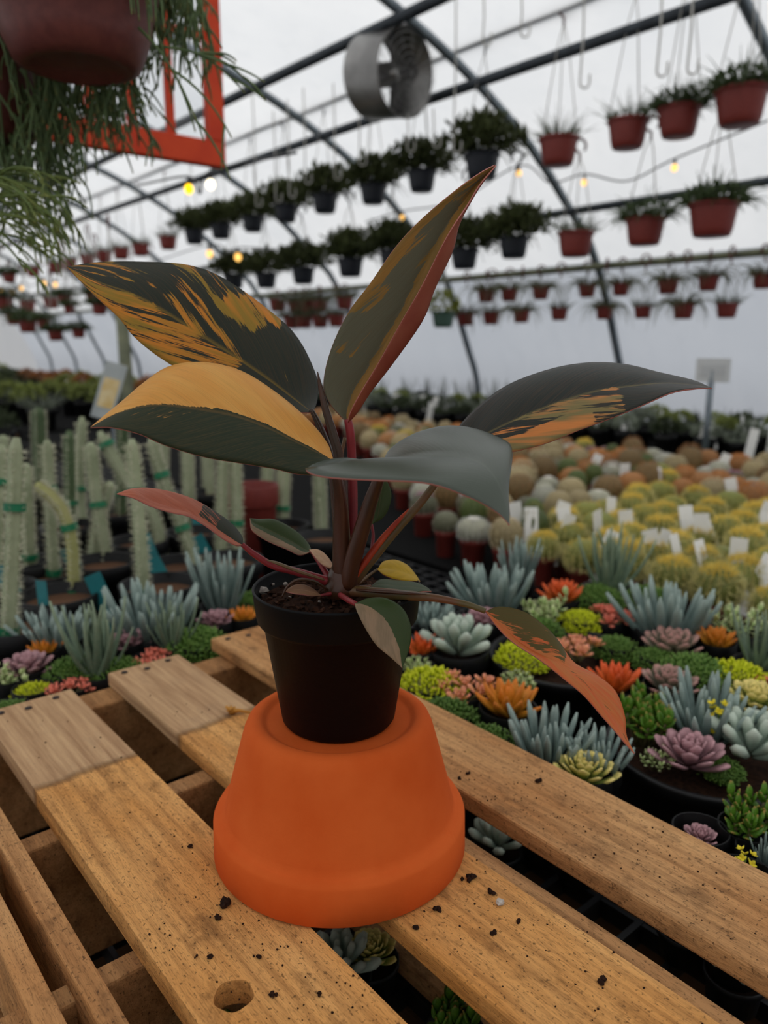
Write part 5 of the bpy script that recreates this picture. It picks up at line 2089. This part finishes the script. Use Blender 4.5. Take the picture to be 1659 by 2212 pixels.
# ribbed brown pot, nearest
mb = MB()
prof = [(0, 0.03), (.50, 0.03), (.52, 0), (.60, 0), (.70, .05), (.80, .28), (.885, .62), (.90, .64), (.905, .67), (.90, .69), (.92, .76), (.935, .78), (.94, .81), (.935, .83), (.955, .90), (.97, .92), (.975, .95), (.97, .97), (1.0, 1.18), (1.05, 1.2), (1.06, 1.31), (1.0, 1.33), (.95, 1.2), (0, 1.16)]
v, f, uv = lathe(prof, 64)
mb.add(v, f, uv)
BP['ribbed'] = mb.mesh('pot', M['redpot2'])
near = P(160, 12, 0.98)
ex = [(P(330, 100, .98), Vector((1, .0, -.06)), .085, .2), (P(440, 120, .985), Vector((1, .1, -.15)), .05, .4), (P(420, 118, .985), Vector((1, 0, .2)), .05, .5), (P(300, 60, .95), Vector((.8, -.2, -.8)), .12, .5)]
q = random.Random(4)
for i in range(140):     # curtain falling behind and beside the pot
    a = q.uniform(0, 1)
    x_, y_ = q.choice(((q.uniform(-10, 300), q.uniform(90, 170)), (q.uniform(300, 440), q.uniform(-90, 10)), (q.uniform(60, 300), q.uniform(120, 170))))
    ex.append((P(x_, y_, q.uniform(1.03, 1.16)), Vector((q.uniform(-.6, .6), q.uniform(-.3, .3), -1)), q.uniform(.035, .075), q.uniform(.2, .8)))
rhipsalis('brown ribbed hanging pot overflowing with thin green rhipsalis stems', near, .100, 'ribbed', 3, 90, (.04, .08), 'rhip_dark', .55, 2.0, 1.0, ex, .0019)
mid_ = P(-45, 205, 1.10)
ex = []
for i in range(90):
    ex.append((P(q.uniform(-20, 130), q.uniform(180, 330), q.uniform(1.02, 1.22)), Vector((q.uniform(-.7, .6), q.uniform(-.4, .4), -.8)), q.uniform(.035, .08), q.uniform(.3, 1.0)))
rhipsalis('second brown hanging pot of rhipsalis cut by the frame edge', mid_, .085, 'brown', 8, 70, (.06, .12), 'rhip_dark', .55, 2.2, 1.0, ex, .0019)
low = P(-200, 380, 0.90)
ex = []
for i in range(24):
    ex.append((P(q.uniform(-60, 20), q.uniform(365, 520), q.uniform(.84, .94)), Vector((1, q.uniform(-.4, .4), q.uniform(-.75, .45))), q.uniform(.04, .075), q.uniform(.1, .7)))
rhipsalis('loose bright green rhipsalis sprays reaching in from the frame edge', low, .07, 'brown', 9, 12, (.03, .06), 'rhip', .6, 1.6, 1.0, ex, .0017)

# ================================================================== WALL BENCH AND FAR PLANTS
M['greyplant'] = simple('silvery_leaf', (134, 140, 124), (108, 118, 100), 20, .6, .2, rand=.25, trans=.1)
M['darkplant'] = simple('dark_olive_leaf', (70, 80, 52), (54, 64, 42), 20, .6, .2, rand=.25, trans=.1)
M['limeplant'] = simple('light_green_leaf', (150, 158, 84), (124, 138, 70), 20, .6, .2, rand=.2, trans=.15)
M['orangeplant'] = simple('orange_brown_leaf', (176, 112, 60), (150, 96, 52), 20, .6, .2, rand=.2, trans=.1)


def far_mesh(kind, mat, seed):
    q = random.Random(seed)
    mb = MB()
    if kind == 'tuft':
        for i in range(46):
            d = rnd_dir(q, .15)
            blade(mb, (d.x * .3, d.y * .3, 0), d + Vector((0, 0, .5)), q.uniform(.8, 1.5), .06, .4, 4)
    elif kind == 'bush':
        for i in range(170):
            d = rnd_dir(q, -.2)
            v, f, uv = paddle(q.uniform(.25, .45), .2, .06, 'oval', m=4, n=4)
            mb.add(v, f, uv, Matrix.Translation((d.x * .85, d.y * .85, .5 + d.z * .7)) @ leaf_m(q.uniform(0, 6.28), q.uniform(-.3, 1.3)))
    elif kind == 'sword':
        for i in range(14):
            d = Vector((q.uniform(-.3, .3), q.uniform(-.3, .3), 1))
            blade(mb, (d.x * 1.2, d.y * 1.2, 0), d, q.uniform(1.6, 3.0), .07, .02, 4)
    return mb.mesh('foliage', M[mat])


FK = {('tuft', 'greyplant'): far_mesh('tuft', 'greyplant', 1), ('bush', 'greyplant'): far_mesh('bush', 'greyplant', 2), ('tuft', 'darkplant'): far_mesh('tuft', 'darkplant', 3), ('bush', 'darkplant'): far_mesh('bush', 'darkplant', 4),
      ('bush', 'limeplant'): far_mesh('bush', 'limeplant', 5), ('sword', 'darkplant'): far_mesh('sword', 'darkplant', 6), ('bush', 'orangeplant'): far_mesh('bush', 'orangeplant', 7)}
FT = {'tuft': 'spiky tuft', 'bush': 'leafy bush', 'sword': 'upright sword leaved plant'}
FC = {'greyplant': 'silvery', 'darkplant': 'dark olive', 'limeplant': 'light green', 'orangeplant': 'orange brown'}


def far_plant(key, p, R, label, group, pot=POT_BLACK, ph=.10):
    root = thing('potted_' + {'tuft': 'tuft', 'bush': 'bush', 'sword': 'sword_plant'}[key[0]], label, 'potted plant', (p.x, p.y, BENCH), r.uniform(0, 6), group)
    o = obj('foliage', FK[key], root, (0, 0, ph * .86))
    o.scale = (R,) * 3
    o['kind'] = 'stuff'
    o = obj('pot', pot, root)
    o.scale = (R * .72, R * .72, ph)
    return root


cnt = {}
for li, (lat, ks) in enumerate(((2.99, ('g', 'd', 'd')), (3.17, ('g', 'g', 'd')), (3.36, ('g', 'd', 'l')), (3.56, ('l', 'g', 'd')), (3.78, ('s', 'd', 's')))):
    s = 1.05 + .05 * li
    while s < 6.4:
        k = r.choice(ks)
        key = {'g': (r.choice(('tuft', 'bush')), 'greyplant'), 'd': (r.choice(('tuft', 'bush')), 'darkplant'), 'l': ('bush', 'limeplant'), 's': ('sword', 'darkplant')}[k]
        if key[0] == 'sword' and s < 2.6:
            key = ('tuft', 'darkplant')
        cnt[(li, key)] = cnt.get((li, key), 0) + 1
        far_plant(key, G(s + r.uniform(-.02, .02), lat + r.uniform(-.02, .02), 0), r.uniform(.052, .066), '%s %s, %s of its kind in %s wall bench row' % (FC[key[1]], FT[key[0]], ordw(cnt[(li, key)]), ordw(li + 1)), 'plants along the side wall')
        s += r.uniform(.13, .19) if s < 4 else r.uniform(.2, .3)
for i, ss in enumerate(sorted(r.uniform(1.0, 4.2) for _ in range(34))):
    p = G(ss, r.uniform(2.93, 3.5), 0)
    o = obj('plant_tag', TAG, None, (p.x, p.y, BENCH + .05), (r.uniform(-.25, .05), r.uniform(-.25, .25), r.uniform(-.2, 1.0)))
    o.scale = (1.9, 1, 1.5)
    tag(o, 'white plastic tag among the wall bench plants, %s from the near end' % ordw(i + 1), 'plant tag', 'white tags on the wall bench')
# far benches down the house: bands of olive, orange, light green
cnt = {}
for s0, s1, l0, l1, step, keys, hR in ((3.5, 4.5, .3, 1.05, .19, (('tuft', 'darkplant'), ('bush', 'darkplant'), ('sword', 'darkplant')), .085), (4.6, 5.7, .3, 1.05, .19, (('bush', 'orangeplant'), ('bush', 'orangeplant'), ('bush', 'darkplant')), .085),
                                       (5.8, 7.4, .3, 1.05, .24, (('bush', 'limeplant'),), .10), (7.6, 10.6, .3, 1.05, .3, (('bush', 'darkplant'), ('tuft', 'greyplant'), ('bush', 'limeplant')), .13),
                                       (4.6, 10.4, 1.35, 2.6, .36, (('bush', 'darkplant'), ('bush', 'limeplant'), ('tuft', 'greyplant'), ('bush', 'orangeplant')), .12)):
    rows = 0
    s = s0
    while s < s1:
        l = l0
        rows += 1
        while l < l1:
            key = r.choice(keys)
            bn = 'far' if l1 < 1.2 else 'back'
            cnt[(bn, key)] = cnt.get((bn, key), 0) + 1
            far_plant(key, G(s + r.uniform(-.03, .03), l + r.uniform(-.03, .03), 0), hR * r.uniform(.72, .98), '%s %s, %s nearest of its kind on the %s bench' % (FC[key[1]], FT[key[0]], ordw(min(49, cnt[(bn, key)])), bn), 'plants on the %s bench' % bn, ph=.12)
            l += step
        s += step

# ---- sign boards and posts
def sign(label, px, py, lat_or_y, wd, ht, tilt, stake, mats, use_y=True):
    c = P(px, py, lat_or_y) if use_y else W(px, py, lat_or_y)
    root = thing('plant_sign', label, 'sign', Vector((c.x, c.y, BENCH)))
    hz_ = c.z - BENCH
    mb = MB()
    v, f, uv = tube([(0, .008, 0), (0, .008, hz_)], stake, 8)
    mb.add(v, f, uv)
    mb.build('stake', M['steel'], root)
    mb = MB()
    v, f = box(-wd / 2, wd / 2, -.002, .002, -ht / 2, ht / 2)
    mb.add(v, f)
    a = bevel(mb.build('plate', mats[0], root, False, (0, 0, hz_), (tilt[0], tilt[1], tilt[2])), .001)
    mb = MB()
    v, f = box(-wd * .36, wd * .36, -.0035, -.0021, -ht * .30, ht * .22)
    mb.add(v, f)
    mb.build('printed_panel', mats[1], a, False)
    return root


M['sign_grey'] = simple('silver_sign', (176, 180, 178), (150, 156, 156), 10, .35, .5, .2)
M['sign_print'] = simple('faded_sign_print', (206, 172, 104), (222, 204, 160), 30, .5, .3)
M['sign_white'] = simple('white_sign_sheet', (206, 208, 208), None, 10, .4, .4)
M['sign_lines'] = simple('pale_grey_print', (182, 184, 186), (200, 202, 202), 60, .5, .3, stretch=(.2, 1, 6))
sign('tilted silver plant sign with a faded yellow panel above the column cacti', 236, 845, 2.0, .055, .15, (-.25, .30, .15), .004, (M['sign_grey'], M['sign_print']))
sign('clear white sign sheet on a steel post at the side wall', 1540, 800, 2.80, .115, .085, (0, 0, -.35), .012, (M['sign_white'], M['sign_lines']), True)
pp = P(277, 870, 4.3)
trim([(pp.x, pp.y, FLOOR), (pp.x, pp.y, .62)], .034, M['rail'])

# green cloth edge along the cactus bench
mb = MB()
v, f = box(-2.2, 2.2, -.03, .03, 0, .012)
mb.add(v, f)
o = mb.build('cloth_edge', M['green_bench'], None, False, G(2.2, 2.69, BENCH + .0005), (0, 0, ANG))
tag(o, 'strip of green cloth along the far edge of the cactus bench', 'cloth')

# ================================================================== CRUMBS ON THE PALLET
r = random.Random(31)
cr = MB()


def on_deck(p):
    l = p.dot(N)
    return any(a + .004 < l < b - .004 for a, b in ((.138, .220), (.263, .343), (.392, .478)))


BIG = [(482, 1958, .0042), (470, 1984, .0022), (408, 1830, .0022), (1017, 1902, .0034), (1062, 1930, .0032), (1000, 1900, .0016), (1165, 1688, .0030), (1010, 1672, .0022), (992, 1683, .0020), (1300, 2122, .0026), (560, 2068, .0020), (452, 2070, .0022),
       (1122, 1994, .0020), (1065, 2017, .0018), (945, 1968, .0022), (898, 2005, .0020), (500, 1885, .0012), (592, 2152, .0022), (690, 2150, .0018), (424, 2068, .0014)]
bc = {}
for px, py, s_ in sorted(BIG, key=lambda e: Z(e[0], e[1], 0).dot(-D)):
    p = Z(px, py, 0)
    if not on_deck(p):
        continue
    if (p - Vector((CX, CY, 0))).length < .09:
        continue
    bn = 'bored' if p.dot(N) < .24 else 'middle' if p.dot(N) < .37 else 'outer'
    bc[bn] = bc.get(bn, 0) + 1
    mb = MB()
    for _ in range(3):
        v, f = lump(r, s_ * r.uniform(.4, .9))
        mb.add(v, f, None, Matrix.Translation((r.uniform(-1, 1) * s_ * .6, r.uniform(-1, 1) * s_ * .6, s_ * .45)))
    tag(mb.build('soil_crumb', M['crumb'], None, False, p), 'dark soil crumb on the %s pallet board, %s from its nailed end' % (bn, ordw(bc[bn])), 'soil crumb', 'larger soil crumbs on the pallet')
n = 0
while n < 420:
    s, l = r.uniform(-.1, .72), r.choice((r.uniform(.14, .22), r.uniform(.265, .343), r.uniform(.395, .476)))
    if r.random() > math.exp(-((s - .28) / .16) ** 2) + .15:
        continue
    p = G(s, l, 0)
    if (p - Vector((CX, CY, 0))).length < .089:
        continue
    n += 1
    s_ = r.uniform(.0003, .0009)
    v, f = lump(r, s_, 5, 3)
    cr.add(v, f, None, Matrix.Translation((p.x, p.y, s_ * .5)))
for px, py in ((735, 1655), (880, 1560), (610, 1640), (880, 1566), (650, 1650), (700, 1668), (600, 1610)):
    p = Z(px, py, .0935)
    v, f = lump(r, .0009, 5, 3)
o = cr.build('soil_crumbs', M['crumb'], None, False)
tag(o, 'fine specks of soil scattered over the pallet boards', 'soil', kind='stuff')
p = Z(1080, 1955, 0)
mb = MB()
v, f = lump(r, .0030)
mb.add(v, f, None, Matrix.Translation((0, 0, .002)))
tag(mb.build('perlite_grain', M['perlite'], None, False, p), 'white perlite grain on the board in front of the terracotta pot', 'perlite')
a, b = Z(497, 1537, 0.002), Z(548, 1541, 0.003)
mb = MB()
v, f, uv = tube([a - a, (a.lerp(b, .4) - a) + Vector((0, 0, .002)), b - a], [.0035, .0016, .0012], 7)
mb.add(v, f, uv)
for k in range(7):
    v, f, uv = paddle(.007, .004, .0012, 'oval', m=4, n=5)
    mb.add(v, f, uv, leaf_m(k * .9, .5 + .2 * (k % 3)))
tag(mb.build('dried_flower', simple('dried_ochre_petal', (206, 146, 56), (180, 124, 50), 80), None, True, a), 'dried ochre flower on the middle board behind the terracotta pot', 'dried flower')
